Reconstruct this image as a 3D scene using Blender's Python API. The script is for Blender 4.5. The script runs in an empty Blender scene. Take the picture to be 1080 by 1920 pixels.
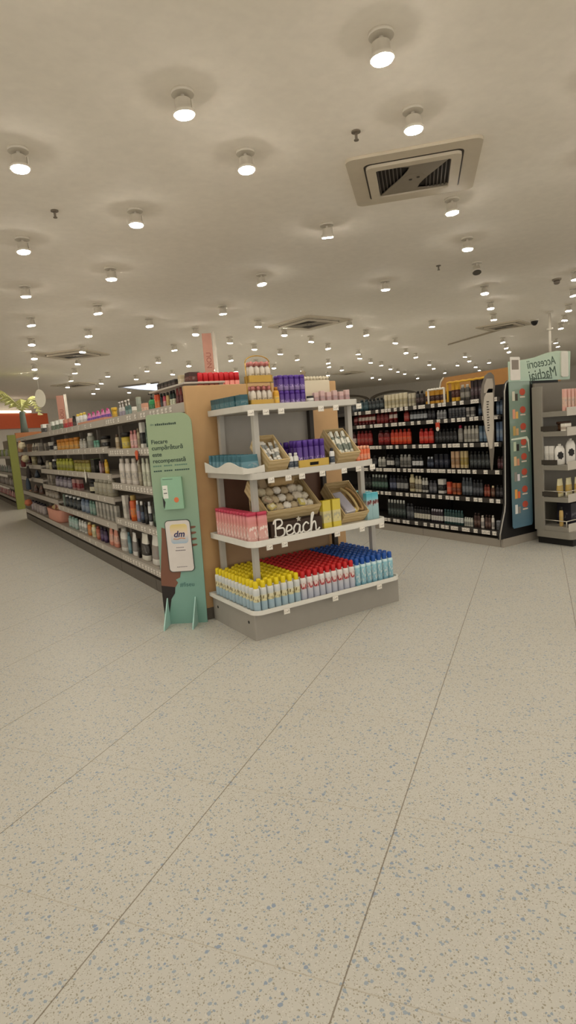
import bpy, bmesh, math, random
from mathutils import Vector, Matrix
random.seed(7)
S = bpy.context.scene
COL = S.collection
R = math.radians
PI = math.pi

# ---------------------------------------------------------------- camera, world, exposure
cam_d = bpy.data.cameras.new('camera')
cam = bpy.data.objects.new('camera', cam_d)
COL.objects.link(cam)
cam_d.sensor_fit = 'VERTICAL'
cam_d.sensor_height = 36.0
cam_d.lens = 20.983
cam_d.clip_start = 0.05
cam_d.clip_end = 200
YAW, PITCH, ROLL = R(31.01), R(7.861), R(4.662)
fwd = Vector((math.sin(YAW) * math.cos(PITCH), math.cos(YAW) * math.cos(PITCH), -math.sin(PITCH)))
rgt = Vector((math.cos(YAW), -math.sin(YAW), 0))
upv = rgt.cross(fwd)
r2 = rgt * math.cos(ROLL) + upv * -math.sin(ROLL)
u2 = upv * math.cos(ROLL) + rgt * math.sin(ROLL)
CAMROT = Matrix((r2, u2, -fwd)).transposed()
cam.matrix_world = Matrix.Translation((0, 0, 1.4)) @ CAMROT.to_4x4()
S.camera = cam

w = bpy.data.worlds.new('store_ambient')
S.world = w
w.use_nodes = True
w.node_tree.nodes['Background'].inputs[0].default_value = (1.0, 0.94, 0.85, 1)
w.node_tree.nodes['Background'].inputs[1].default_value = 1.1
S.view_settings.view_transform = 'Standard'
S.view_settings.look = 'None'
S.view_settings.gamma = 1.0
S.view_settings.use_curve_mapping = False
S.view_settings.exposure = 0.10
LAMP = 162.0            # glow of the ceiling spotlights
LAMPCOL = (1.0, 0.94, 0.83)
CEIL = 3.25

# ---------------------------------------------------------------- helpers
def lin(h):
    c = [int(h[i:i + 2], 16) / 255 for i in (0, 2, 4)]
    return tuple((x / 12.92 if x <= .04045 else ((x + .055) / 1.055) ** 2.4) for x in c) + (1,)

MATS = {}
def mat(hexc, rough=.55, metal=0.0, key=None, spec=.4, alpha=1.0, trans=0.0):
    k = (hexc, rough, metal, spec, alpha, trans)
    if k in MATS: return MATS[k]
    m = bpy.data.materials.new('finish_' + hexc)
    m.use_nodes = True
    b = m.node_tree.nodes['Principled BSDF']
    b.inputs['Roughness'].default_value = rough
    b.inputs['Metallic'].default_value = metal
    b.inputs['Specular IOR Level'].default_value = spec
    b.inputs['Alpha'].default_value = alpha
    b.inputs['Transmission Weight'].default_value = trans
    # a faint procedural mottling so that no surface is perfectly flat
    nt = m.node_tree
    n = nt.nodes.new('ShaderNodeTexNoise'); n.inputs['Scale'].default_value = 14
    tc = nt.nodes.new('ShaderNodeTexCoord'); nt.links.new(tc.outputs['Object'], n.inputs['Vector'])
    mx = nt.nodes.new('ShaderNodeMix'); mx.data_type = 'RGBA'
    c = lin(hexc)
    mx.inputs[6].default_value = tuple(x * .94 for x in c[:3]) + (1,)
    mx.inputs[7].default_value = tuple(min(1, x * 1.06) for x in c[:3]) + (1,)
    nt.links.new(n.outputs['Fac'], mx.inputs[0]); nt.links.new(mx.outputs[2], b.inputs['Base Color'])
    MATS[k] = m
    return m

def emit(hexc, strength, name):
    m = bpy.data.materials.new(name); m.use_nodes = True
    nt = m.node_tree; nt.nodes.clear()
    o = nt.nodes.new('ShaderNodeOutputMaterial'); e = nt.nodes.new('ShaderNodeEmission')
    e.inputs[0].default_value = hexc if not isinstance(hexc, str) else lin(hexc)
    e.inputs[1].default_value = strength
    nt.links.new(e.outputs[0], o.inputs[0])
    return m

def banded(name, stops, rough=.4, dots=None, scale=9, dotrange=(.3, .7)):
    """printed packaging: colour bands up the height, and printed marks inside one band"""
    k = ('band', name)
    if k in MATS: return MATS[k]
    m = bpy.data.materials.new('print_' + name); m.use_nodes = True
    nt = m.node_tree; b = nt.nodes['Principled BSDF']; b.inputs['Roughness'].default_value = rough
    tc = nt.nodes.new('ShaderNodeTexCoord'); sp = nt.nodes.new('ShaderNodeSeparateXYZ')
    nt.links.new(tc.outputs['Generated'], sp.inputs[0])
    cr = nt.nodes.new('ShaderNodeValToRGB'); cr.color_ramp.interpolation = 'LINEAR'
    while len(cr.color_ramp.elements) > 1: cr.color_ramp.elements.remove(cr.color_ramp.elements[-1])
    cr.color_ramp.elements[0].position = stops[0][0]; cr.color_ramp.elements[0].color = lin(stops[0][1])
    for p, h in stops[1:]:
        e = cr.color_ramp.elements.new(p); e.color = lin(h)
    nt.links.new(sp.outputs['Z'], cr.inputs['Fac'])
    src = cr.outputs['Color']
    if dots:
        v = nt.nodes.new('ShaderNodeTexNoise'); v.inputs['Scale'].default_value = scale; v.inputs['Detail'].default_value = 1
        nt.links.new(tc.outputs['Generated'], v.inputs['Vector'])
        gt = nt.nodes.new('ShaderNodeMath'); gt.operation = 'GREATER_THAN'; gt.inputs[1].default_value = .56
        nt.links.new(v.outputs['Fac'], gt.inputs[0])
        lo = nt.nodes.new('ShaderNodeMath'); lo.operation = 'GREATER_THAN'; lo.inputs[1].default_value = dotrange[0]
        hi = nt.nodes.new('ShaderNodeMath'); hi.operation = 'LESS_THAN'; hi.inputs[1].default_value = dotrange[1]
        nt.links.new(sp.outputs['Z'], lo.inputs[0]); nt.links.new(sp.outputs['Z'], hi.inputs[0])
        a = nt.nodes.new('ShaderNodeMath'); a.operation = 'MULTIPLY'; nt.links.new(lo.outputs[0], a.inputs[0]); nt.links.new(hi.outputs[0], a.inputs[1])
        a2 = nt.nodes.new('ShaderNodeMath'); a2.operation = 'MULTIPLY'; nt.links.new(a.outputs[0], a2.inputs[0]); nt.links.new(gt.outputs[0], a2.inputs[1])
        mx = nt.nodes.new('ShaderNodeMix'); mx.data_type = 'RGBA'
        nt.links.new(a2.outputs[0], mx.inputs[0]); nt.links.new(src, mx.inputs[6]); mx.inputs[7].default_value = lin(dots)
        src = mx.outputs[2]
    nt.links.new(src, b.inputs['Base Color'])
    MATS[k] = m
    return m

def packmat(base, label, i=0):
    dark = sum(lin(label)[:3]) > .9
    g = 0x8c if dark else 0x9c
    mark = ''.join('%02x' % int(int(label[i:i + 2], 16) * .55 + g * .45) for i in (0, 2, 4))
    return banded(base + label, [(0, base), (.20, base), (.21, label), (.62, label), (.63, base), (1, base)], .42, mark, 5.5, (.3, .55))

class MB:
    def __init__(s): s.bm = bmesh.new()
    def _mi(s, faces, mi):
        for f in faces: f.material_index = mi
    def box(s, x0, x1, y0, y1, z0, z1, mi=0, bev=0.0, M=None):
        vs = [s.bm.verts.new((x, y, z)) for z in (z0, z1) for y in (y0, y1) for x in (x0, x1)]
        q = ((0, 2, 3, 1), (4, 5, 7, 6), (0, 1, 5, 4), (1, 3, 7, 5), (3, 2, 6, 7), (2, 0, 4, 6))
        fs = [s.bm.faces.new([vs[i] for i in f]) for f in q]
        s._mi(fs, mi)
        if bev > 0:
            es = list({e for f in fs for e in f.edges})
            r = bmesh.ops.bevel(s.bm, geom=es, offset=bev, segments=2, affect='EDGES', profile=.5)
            s._mi(r['faces'], mi)
            vs = list({v for f in r['faces'] for v in f.verts} | {v for f in fs if f.is_valid for v in f.verts})
        if M is not None:
            for v in vs: v.co = M @ v.co
        return s
    def prism(s, pts, z0, z1, mi=0, M=None):
        a = [s.bm.verts.new((p[0], p[1], z0)) for p in pts]; b = [s.bm.verts.new((p[0], p[1], z1)) for p in pts]
        n = len(pts)
        fs = [s.bm.faces.new(list(reversed(a))), s.bm.faces.new(b)]
        for i in range(n): fs.append(s.bm.faces.new((a[i], a[(i + 1) % n], b[(i + 1) % n], b[i])))
        s._mi(fs, mi)
        if M is not None:
            for v in a + b: v.co = M @ v.co
        return s
    def ring(s, out, inn, z0, z1, mi=0):
        n = len(out)
        A = [[s.bm.verts.new((p[0], p[1], z)) for p in l] for z in (z0, z1) for l in (out, inn)]
        fs = []
        for i in range(n):
            j = (i + 1) % n
            fs.append(s.bm.faces.new((A[0][i], A[0][j], A[2][j], A[2][i])))
            fs.append(s.bm.faces.new((A[1][j], A[1][i], A[3][i], A[3][j])))
            fs.append(s.bm.faces.new((A[2][i], A[2][j], A[3][j], A[3][i])))
            fs.append(s.bm.faces.new((A[0][j], A[0][i], A[1][i], A[1][j])))
        s._mi(fs, mi)
        return s
    def loft(s, rings, n=14, e=2.0, mi=0, M=None, cap=True):
        """rings: (z, half width, half depth[, x shift, y shift]); e: superellipse exponent"""
        L = []
        for r in rings:
            z, a, b = r[:3]; ox = r[3] if len(r) > 3 else 0; oy = r[4] if len(r) > 4 else 0
            row = []
            for i in range(n):
                t = 2 * PI * i / n; c, q = math.cos(t), math.sin(t)
                row.append(s.bm.verts.new((ox + a * math.copysign(abs(c) ** (2 / e), c), oy + b * math.copysign(abs(q) ** (2 / e), q), z)))
            L.append(row)
        fs = []
        for k in range(len(L) - 1):
            for i in range(n):
                j = (i + 1) % n
                fs.append(s.bm.faces.new((L[k][i], L[k][j], L[k + 1][j], L[k + 1][i])))
        for f in fs: f.smooth = True
        if cap:
            fs.append(s.bm.faces.new(list(reversed(L[0])))); fs.append(s.bm.faces.new(L[-1]))
        s._mi(fs, mi)
        if M is not None:
            for row in L:
                for v in row: v.co = M @ v.co
        return s
    def tube(s, pts, r, n=8, mi=0, closed=False):
        pts = [Vector(p) for p in pts]; N = len(pts); rows = []
        for i, p in enumerate(pts):
            a = pts[(i - 1) % N] if closed or i > 0 else p; b = pts[(i + 1) % N] if closed or i < N - 1 else p
            t = (b - a).normalized()
            u = t.orthogonal().normalized() if i == 0 else (rows_u - t * rows_u.dot(t)).normalized()
            rows_u = u; v = t.cross(u)
            rows.append([s.bm.verts.new(p + (u * math.cos(2 * PI * k / n) + v * math.sin(2 * PI * k / n)) * r) for k in range(n)])
        fs = []
        for i in range(N if closed else N - 1):
            A, B = rows[i], rows[(i + 1) % N]
            for k in range(n): fs.append(s.bm.faces.new((A[k], A[(k + 1) % n], B[(k + 1) % n], B[k])))
        for f in fs: f.smooth = True
        if not closed:
            fs.append(s.bm.faces.new(list(reversed(rows[0])))); fs.append(s.bm.faces.new(rows[-1]))
        s._mi(fs, mi)
        return s
    def mesh(s, name):
        bmesh.ops.recalc_face_normals(s.bm, faces=s.bm.faces)
        me = bpy.data.meshes.new(name); s.bm.to_mesh(me); s.bm.free(); return me
    def obj(s, name, mats, parent=None):
        me = s.mesh(name)
        for m in (mats if isinstance(mats, (list, tuple)) else [mats]): me.materials.append(m)
        return link(name, me, parent)

def link(name, data, parent=None):
    o = bpy.data.objects.new(name, data); COL.objects.link(o)
    if parent is not None: o.parent = parent
    return o
def tag(o, label, cat, group=None):
    o['label'] = label; o['category'] = cat
    if group: o['group'] = group
    return o
def thing(name, label, cat, loc=(0, 0, 0), rz=0, group=None):
    o = link(name, None); o.location = loc; o.rotation_euler = (0, 0, rz)
    return tag(o, label, cat, group)
def struct(o): o['kind'] = 'structure'; return o
def dup(root, M=None, label=None, group=None):
    r = root.copy(); COL.objects.link(r)
    if M is not None: r.matrix_world = M
    if label: r['label'] = label
    if group: r['group'] = group
    for ch in root.children:
        c = ch.copy(); COL.objects.link(c); c.parent = r
        for g in ch.children:
            d = g.copy(); COL.objects.link(d); d.parent = c
    return r
def TR(x, y, z, rz=0, rx=0, ry=0):
    return Matrix.Translation((x, y, z)) @ Matrix.Rotation(rz, 4, 'Z') @ Matrix.Rotation(rx, 4, 'X') @ Matrix.Rotation(ry, 4, 'Y')
def rounded(x0, x1, y0, y1, r, n=6, corners=(1, 1, 1, 1)):
    """outline, counter-clockwise from the front (y0) corner at x0; corners: front-x0, front-x1, back-x1, back-x0"""
    pts = []
    for (cx, cy, a, on) in ((x0, y0, PI, corners[0]), (x1, y0, 1.5 * PI, corners[1]), (x1, y1, 0, corners[2]), (x0, y1, .5 * PI, corners[3])):
        if not on: pts.append((cx, cy)); continue
        sx = 1 if cx == x0 else -1; sy = 1 if cy == y0 else -1
        for i in range(n + 1):
            t = a + .5 * PI * i / n
            pts.append((cx + sx * r + r * math.cos(t), cy + sy * r + r * math.sin(t)))
    return pts
def text(body, size, m, parent, M, name='lettering', align='LEFT', depth=.0006, shear=0, bold=0):
    cu = bpy.data.curves.new(name, 'FONT'); cu.body = body; cu.size = size; cu.extrude = depth; cu.align_x = align; cu.shear = shear
    cu.materials.append(m)
    if bold: cu.offset = bold
    return flat(cu, name, parent, M)
def flat(cu, name, parent, M):
    tmp = bpy.data.objects.new('tmp', cu); COL.objects.link(tmp); bpy.context.view_layer.update()
    me = bpy.data.meshes.new_from_object(tmp.evaluated_get(bpy.context.evaluated_depsgraph_get()))
    bpy.data.objects.remove(tmp); bpy.data.curves.remove(cu)
    o = link(name, me, parent); o.matrix_local = M
    return o

# ---------------------------------------------------------------- packaging of every kind
PK = {}
def pack(form, w, d, h, body, cap, label, name):
    """a packaged product: body mesh is the thing, cap / lid / pump its parts; front towards -Y"""
    key = (form, round(w, 3), round(d, 3), round(h, 3), body, cap, label, name)
    if key in PK: return PK[key], False
    a, b = w / 2, d / 2
    bm_, cm = packmat(body, label), mat(cap, .4)
    if form == 'bottle':
        hb = h * .83
        o = MB().loft([(0, a * .9, b * .9), (.006, a, b), (hb * .55, a, b), (hb * .84, a * .98, b * .97), (hb * .95, a * .84, b * .86), (hb * .99, a * .6, b * .72), (hb, a * .5, b * .62)], 14, 2.7).obj(name, bm_)
        ra, rb = min(a * .62, b * 1.3), b * .78
        MB().loft([(hb - .002, ra, rb), (h - .004, ra * .95, rb * .95), (h, ra * .82, rb * .82)], 12).obj('cap', cm, o)
    elif form == 'can':
        hb = h * .80; r = max(a, b)
        o = MB().loft([(0, r * .93, r * .93), (.005, r, r), (hb * .93, r, r), (hb * .97, r * .92, r * .92), (hb, r * .74, r * .74)], 16).obj(name, bm_)
        MB().loft([(hb - .002, r * .74, r * .74), (h - .006, r * .72, r * .72), (h, r * .58, r * .58)], 14).obj('cap', cm, o)
    elif form == 'pump':
        hb = h * .66
        o = MB().loft([(0, a * .92, b * .92), (.006, a, b), (hb * .85, a, b), (hb * .97, a * .7, b * .75), (hb, a * .4, b * .5)], 14, 2.4).obj(name, bm_)
        r = min(a, b) * .45
        MB().loft([(hb - .002, r, r), (hb + .022, r, r), (hb + .024, r * .35, r * .35), (h - .02, r * .35, r * .35), (h - .018, r * .8, r * .8), (h, r * .75, r * .75)], 10).box(-r * .35, r * .35, -r * 2.6, 0, h - .014, h - .004).obj('pump_head', cm, o)
    elif form in ('jar', 'tub'):
        hb = h * .76; r = max(a, b)
        o = MB().loft([(0, a * .94, b * .94), (.006, a, b), (hb * .92, a, b), (hb, a * .9, b * .9)], 16, 2.2).obj(name, bm_)
        k = 1.22 if 'wide' in name else 1.02
        MB().loft([(hb - .002, a * k, b * k), (h - .005, a * k, b * k), (h, a * k * .93, b * k * .93)], 16, 2.2).obj('lid', cm, o)
    elif form == 'tube':
        o = MB().loft([(.03, a * .8, b * .95), (.04, a * .92, b), (h * .6, a, b * .7), (h * .93, a, b * .16), (h, a, b * .1)], 14, 2.3).obj(name, bm_)
        MB().loft([(0, a * .72, b * .9), (.004, a * .76, b * .95), (.032, a * .74, b * .92)], 12, 2.2).obj('cap', cm, o)
    elif form == 'pouch':
        o = MB().loft([(0, a * .94, b * .75), (.01, a, b), (h * .35, a, b * .92), (h * .7, a * .97, b * .55), (h * .92, a * .94, b * .14), (h, a * .94, b * .1)], 16, 3).obj(name, bm_)
        if cap != body:
            MB().loft([(h - .012, .013, .013), (h + .012, .013, .013), (h + .016, .010, .010)], 10).obj('cap', cm, o)
    else:
        o = MB().box(-a, a, -b, b, 0, h, bev=.0025).obj(name, bm_)
        MB().box(-a * .96, a * .96, -b * .96, b * .96, h - .001, h + .002, bev=.0008).obj('top_flap', cm, o)
    PK[key] = o
    return o, True

GEN = {'bottle': ('bottle', 'bottle'), 'can': ('spray_can', 'spray can'), 'pump': ('pump_bottle', 'pump bottle'), 'jar': ('jar', 'jar'), 'tub': ('wide_tub', 'tub'),
       'tube': ('tube', 'tube'), 'pouch': ('pouch', 'pouch'), 'box': ('carton', 'carton')}
def put(form, w, d, h, body, cap, label, M, text_, group=None, name=None, cat=None):
    nm, ct = GEN[form]
    o, new = pack(form, w, d, h, body, cap, label, name or nm)
    if new: o.matrix_world = M
    else: o = dup(o, M)
    if 'group' in o and not group: del o['group']
    return tag(o, text_, cat or ct, group)
# ================================================================ SETTING
PX, PY = math.sin(R(53.9)), math.cos(R(53.9))       # direction of the building grid
QX, QY = -PY, PX
BROT = math.atan2(PY, PX)
def grid(p, q, z=0): return Vector((p * PX + q * QX, p * PY + q * QY, z))

def floor_mat():
    m = bpy.data.materials.new('speckled_vinyl'); m.use_nodes = True
    nt = m.node_tree; b = nt.nodes['Principled BSDF']; N = nt.nodes.new; Lk = nt.links.new
    tc = N('ShaderNodeTexCoord'); mp = N('ShaderNodeMapping'); mp.vector_type = 'POINT'
    mp.inputs['Rotation'].default_value = (0, 0, -BROT); mp.inputs['Location'].default_value = (0, 0, 0)
    Lk(tc.outputs['Object'], mp.inputs['Vector'])
    base = lin('c3b8a2')
    col = None
    def mixc(fac, a, bcol):
        x = N('ShaderNodeMix'); x.data_type = 'RGBA'; Lk(fac, x.inputs[0])
        if isinstance(a, tuple): x.inputs[6].default_value = a
        else: Lk(a, x.inputs[6])
        x.inputs[7].default_value = bcol
        return x.outputs[2]
    def math_(op, a, v, c=None):
        x = N('ShaderNodeMath'); x.operation = op
        if isinstance(a, (int, float)): x.inputs[0].default_value = a
        else: Lk(a, x.inputs[0])
        if isinstance(v, (int, float)): x.inputs[1].default_value = v
        else: Lk(v, x.inputs[1])
        return x.outputs[0]
    big = N('ShaderNodeTexNoise'); big.inputs['Scale'].default_value = 1.1; big.inputs['Detail'].default_value = 3
    Lk(tc.outputs['Object'], big.inputs['Vector'])
    col = mixc(big.outputs['Fac'], lin('bab7ad'), lin('c4c1b7'))
    wob = N('ShaderNodeTexNoise'); wob.inputs['Scale'].default_value = 60; Lk(tc.outputs['Object'], wob.inputs['Vector'])
    wv = N('ShaderNodeVectorMath'); wv.operation = 'SCALE'; wv.inputs['Scale'].default_value = .012; Lk(wob.outputs['Color'], wv.inputs[0])
    av = N('ShaderNodeVectorMath'); av.operation = 'ADD'; Lk(tc.outputs['Object'], av.inputs[0]); Lk(wv.outputs[0], av.inputs[1])
    for sc, thr, rad, hx in ((210, .40, .36, 'a09a8c'), (150, .30, .34, 'c8c4ba'), (135, .22, .36, '98917f'), (100, .10, .40, '8f99a2'), (72, .11, .40, '96a0aa'), (56, .055, .36, '8a97a8')):
        v = N('ShaderNodeTexVoronoi'); v.inputs['Scale'].default_value = sc; Lk(av.outputs[0], v.inputs['Vector'])
        sep = N('ShaderNodeSeparateColor'); Lk(v.outputs['Color'], sep.inputs[0])
        f = math_('MULTIPLY', math_('LESS_THAN', v.outputs['Distance'], rad), math_('LESS_THAN', sep.outputs[0], thr))
        col = mixc(f, col, lin(hx))
    sp = N('ShaderNodeSeparateXYZ'); Lk(mp.outputs['Vector'], sp.inputs[0])
    def seam(axis, off, half, hx, k):
        nonlocal col
        t = math_('MODULO', math_('ADD', sp.outputs[axis], 40 * .695 - off + .3475), .695)
        d = math_('ABSOLUTE', math_('SUBTRACT', t, .3475), 0)
        f = math_('MULTIPLY', math_('LESS_THAN', d, half), k)
        col = mixc(f, col, lin(hx))
    seam('Y', .481, .0022, '6a5c48', .75)
    seam('X', 1.24, .0020, '9a8c70', .40)
    Lk(col, b.inputs['Base Color'])
    b.inputs['Roughness'].default_value = .42; b.inputs['Specular IOR Level'].default_value = .35
    return m

o = struct(MB().box(-7, 34, -5, 36, -.1, 0).obj('floor', floor_mat()))
o['label'] = 'speckled beige vinyl floor in square sheets with thin dark seams'
o = struct(MB().box(-7, 34, -5, 36, CEIL, CEIL + .1).obj('ceiling', mat('f3ebde', .8)))
o['label'] = 'plain cream store ceiling dotted with spotlights'
WALLM = mat('cdc6b9', .8)
def wall_piece(name, p0, p1, q0, q1, z0, z1, m=WALLM, parent=None):
    M = Matrix.Rotation(BROT, 4, 'Z')
    return struct(MB().box(p0, p1, q0, q1, z0, z1, M=M).obj(name, m, parent))
wall_piece('wall_back', -8, 31.2, 17.0, 17.2, 0, CEIL)['label'] = 'grey far wall beyond the pale shelving run'
wall_piece('wall_right', 31.0, 31.2, -6, 17.0, 0, CEIL)['label'] = 'grey far wall beyond the dark shelving run'
# orange fascia with a light strip, high on the far wall
f = thing('wall_fascia', 'orange red fascia band with a white light strip on the far wall', 'sign', grid(14.9, 16.93, 2.2), BROT)
MB().box(-2.6, 2.7, -.06, .06, 0, .52).obj('fascia_board', mat('d4623a', .6), f)
MB().box(-2.6, 1.9, -.10, .0, .55, .62).obj('light_strip', emit('fff2dc', 2.2, 'strip_light'), f)
# arched grey header over the far wall
ar = struct(wall_piece('trim_1', 27.9, 28.1, 5.2, 9.6, 2.25, 2.47, mat('b4ac9e', .8)))
ar['label'] = 'grey header wall with two dark arches above it'
for k, qc in enumerate((8.35, 6.0)):
    outl = []
    for i in range(17):
        t = PI * i / 16; outl.append((1.15 * math.cos(t), .33 * math.sin(t)))
    inn = [(x * .86, y * .70) for x, y in reversed(outl)]
    M = Matrix.Rotation(BROT, 4, 'Z') @ Matrix.Translation((27.98, qc, 2.46)) @ Matrix.Rotation(PI / 2, 4, 'Z') @ Matrix.Rotation(PI / 2, 4, 'X')
    struct(MB().prism(outl + inn, -.1, .1, M=M).obj('trim_%d' % (k + 2), mat('5f574c', .8)))['label'] = 'dark arch above the header on the far wall, ' + ('nearer the endcap' if k == 0 else 'nearer the tester stand')

# ================================================================ CEILING FITTINGS
white = mat('d6cebf', .5)
LENS = emit(LAMPCOL + (1,), LAMP, 'spotlight_lens_glow')
def make_lamp():
    t = thing('ceiling_spotlight', '', 'light')
    MB().loft([(CEIL - 3.12 - .018, .062, .062), (CEIL - 3.12, .062, .062)], 20).tube([(0, 0, CEIL - 3.12 - .01), (0, 0, .07)], .012).obj('mount', white, t)
    MB().loft([(.012, .058, .058), (.03, .058, .058), (.034, .046, .046), (.085, .044, .044), (.092, .034, .034)], 20).box(.046, .056, -.012, .012, .03, .09).obj('housing', white, t)
    MB().loft([(.004, .050, .050), (.0118, .050, .050)], 20).obj('lens', LENS, t)
    return t
lamp0 = make_lamp(); lamp_first = True
def place_lamp(x, y, label, group=None, tilt=(0, 0)):
    global lamp_first
    t = lamp0 if lamp_first else dup(lamp0)
    lamp_first = False
    t.location = (x, y, 3.12)
    t['label'] = label
    if group: t['group'] = group
    elif 'group' in t: del t['group']
    if tilt != (0, 0):
        for c in t.children:
            if c.name.split('.')[0] in ('housing', 'lens'):
                c.location = (0, 0, 0); c.rotation_euler = (tilt[0], tilt[1], 0)
    return t
NEARL = [(2.17, 2.38, 'ceiling spotlight nearest the camera, highest in the picture'), (1.48, 3.21, 'second highest ceiling spotlight, left of the picture middle'),
 (2.82, 2.85, 'ceiling spotlight just above the big air conditioning cassette'), (.78, 4.18, 'topmost ceiling spotlight at the left edge of the picture'),
 (2.12, 3.70, 'ceiling spotlight left of the big air conditioning cassette'), (4.2, 3.83, 'ceiling spotlight just below the big air conditioning cassette'),
 (1.75, 4.92, 'ceiling spotlight over the near end of the pale shelving run'), (3.5, 4.71, 'tilted ceiling spotlight above the middle of the endcap display', (.2, -.14)),
 (1.03, 5.86, 'second ceiling spotlight down along the left edge of the picture'), (5.24, 4.59, 'second ceiling spotlight below the big air conditioning cassette'),
 (6.17, 5.27, 'unlit ceiling spotlight with a dark lens, above the dark shelving run', (-.3, .25)), (2.0, 6.58, 'ceiling spotlight over the second bay of the pale shelving run'),
 (1.28, 7.51, 'third ceiling spotlight down along the left edge of the picture'), (5.58, 6.3, 'ceiling spotlight over the rear of the dark shelving run')]
OFF = mat('4a443a', .3)
for l in NEARL:
    t = place_lamp(l[0], l[1], l[2], None, l[3] if len(l) > 3 else (random.uniform(-.06, .06), random.uniform(-.06, .06)))
    if l[2].startswith('unlit'):
        for c in t.children:
            if c.name.startswith('lens'): c.data = c.data.copy(); c.data.materials[0] = OFF
FARL = [(3.75, 6.41), (7.36, 6.16), (8.5, 7.0), (9.58, 7.83), (1.59, 9.21), (3.27, 9.09), (8.75, 8.61), (1.84, 10.88), (2.57, 10.02), (5.1, 8.96), (2.13, 12.52), (3.13, 13.39), (3.42, 15.03), (3.68, 16.71), (3.95, 18.47), (2.39, 14.18), (2.67, 15.86), (4.89, 13.3), (5.16, 14.9), (5.46, 16.75), (4.44, 15.9), (4.72, 17.67), (5.03, 19.31), (5.32, 21.06), (6.17, 15.77), (7.04, 14.97), (6.07, 9.71), (6.85, 8.74), (7.93, 9.6), (11.25, 12.04), (12.41, 12.89), (14.78, 14.74), (16.14, 15.89), (16.46, 15.06), (14.42, 12.89), (15.78, 13.93), (18.12, 15.7), (19.7, 16.89), (20.66, 17.57), (17.38, 14.46), (18.43, 17.55), (18.83, 19.51), (16.23, 17.5), (15.12, 16.65), (13.95, 15.73), (12.61, 14.63), (11.6, 13.92), (10.45, 12.98), (16.59, 19.39), (15.52, 18.58), (11.88, 15.7), (10.71, 14.77), (8.54, 13.14), (12.92, 10.3), (14.23, 11.24), (15.24, 11.95), (15.11, 10.32), (16.13, 10.95), (12.55, 8.44), (11.5, 7.65), (10.47, 6.88), (9.18, 5.94), (8.07, 5.19),
 (4.03, 8.08), (4.31, 9.76), (4.59, 11.5), (2.29, 8.3), (2.85, 11.7), (5.38, 10.6), (5.66, 12.3), (5.92, 14.0), (6.35, 11.4), (6.63, 13.1), (7.13, 10.4), (7.41, 12.1), (7.7, 13.8), (7.97, 15.5), (8.25, 17.2), (8.2, 11.3), (8.82, 14.8), (9.1, 16.5), (9.5, 10.5), (9.78, 12.2), (10.06, 13.9), (10.3, 15.6), (7.2, 17.4), (6.3, 18.2), (9.6, 19.0), (8.0, 20.2), (11.0, 18.3), (12.4, 17.2), (13.3, 19.4), (6.6, 21.2)]
for i, (x, y) in enumerate(FARL):
    far = math.hypot(x, y) > 14
    side = 'far above the pale shelving run' if x < 5.5 else 'beyond the endcap display' if x < 8.6 and y > 8 else 'above and behind the dark shelving run'
    lab = 'small round ceiling spotlight in the distant rows ' + side if far else 'white round ceiling spotlight in the middle rows ' + side
    place_lamp(x, y, lab, 'ceiling spotlights, %s, %s' % ('distant' if far else 'middle', side), (random.uniform(-.12, .12), random.uniform(-.12, .12)))
# the same rows carry on over the open floor in front, above the frame
for (x, y) in [(.55, 2.5), (.3, .85), (1.35, 1.35), (-.9, 3.3), (-.65, 5.0), (-1.2, 1.6), (2.9, 1.2), (3.6, 2.1), (4.6, 2.8), (0, -1), (1.6, -.4), (3.1, -.3), (4.4, .9), (5.6, 2.4), (-2.2, .2), (-2.4, 3.0), (-.4, 6.7), (-2.0, 6.0), (6.6, 3.3), (-1.6, 8.0), (-.1, 9.0), (5.4, .6)]:
    place_lamp(x, y, 'ceiling spotlight over the open floor above the top of the picture', 'ceiling spotlights over the open floor')

# air-conditioning cassettes
grey = mat('8b8172', .6); dark = mat('3a322a', .7)
def make_cassette():
    t = thing('ceiling_cassette', '', 'air conditioner')
    MB().ring(rounded(-.47, .47, -.47, .47, .06), rounded(-.351, .351, -.351, .351, .05), -.022, 0).obj('outer_panel', mat('c9bda8', .6), t)
    MB().ring(rounded(-.352, .352, -.352, .352, .05), rounded(-.338, .338, -.338, .338, .05), -.024, 0).obj('air_slot', dark, t)
    MB().ring(rounded(-.337, .337, -.337, .337, .05), rounded(-.268, .268, -.268, .268, .02), -.045, 0).obj('inner_frame', mat('cabea9', .6), t)
    MB().box(-.27, .27, -.27, .27, -.012, 0).obj('filter_backing', mat('2c2622', .8), t)
    q = .266                 # S-shaped cover: leaves a dark fan-shaped opening at either side
    half = [(-1, .985), (-.5, .93), (-.1, .8), (-.17, .5), (-.3, .2), (-.48, -.12), (-.68, -.45), (-.85, -.75), (-1, -1)]
    plate = [(u, v) for u, v in half] + [(-u, -v) for u, v in half]
    c = MB().prism([(u * q, -v * q) for u, v in plate], -.034, -.026)
    c.prism([(.085 * math.cos(2 * PI * i / 20), .085 * math.sin(2 * PI * i / 20)) for i in range(20)], -.036, -.025)
    c.obj('swirl_cover', grey, t)
    sl = MB()
    for s in (1, -1):
        for i in range(7):
            x = s * -(.262 - .028 * i); sl.box(min(x, x + .008), max(x, x + .008), -.262, .262, -.024, -.014)
    sl.obj('louvre_slats', mat('57504a', .6), t)
    MB().loft([(-.04, .012, .012), (-.034, .012, .012)], 10, M=TR(-.022, .012, 0)).loft([(-.04, .012, .012), (-.034, .012, .012)], 10, M=TR(.035, -.012, 0)).obj('sensor_hole', dark, t)
    return t
cas = make_cassette()
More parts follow.
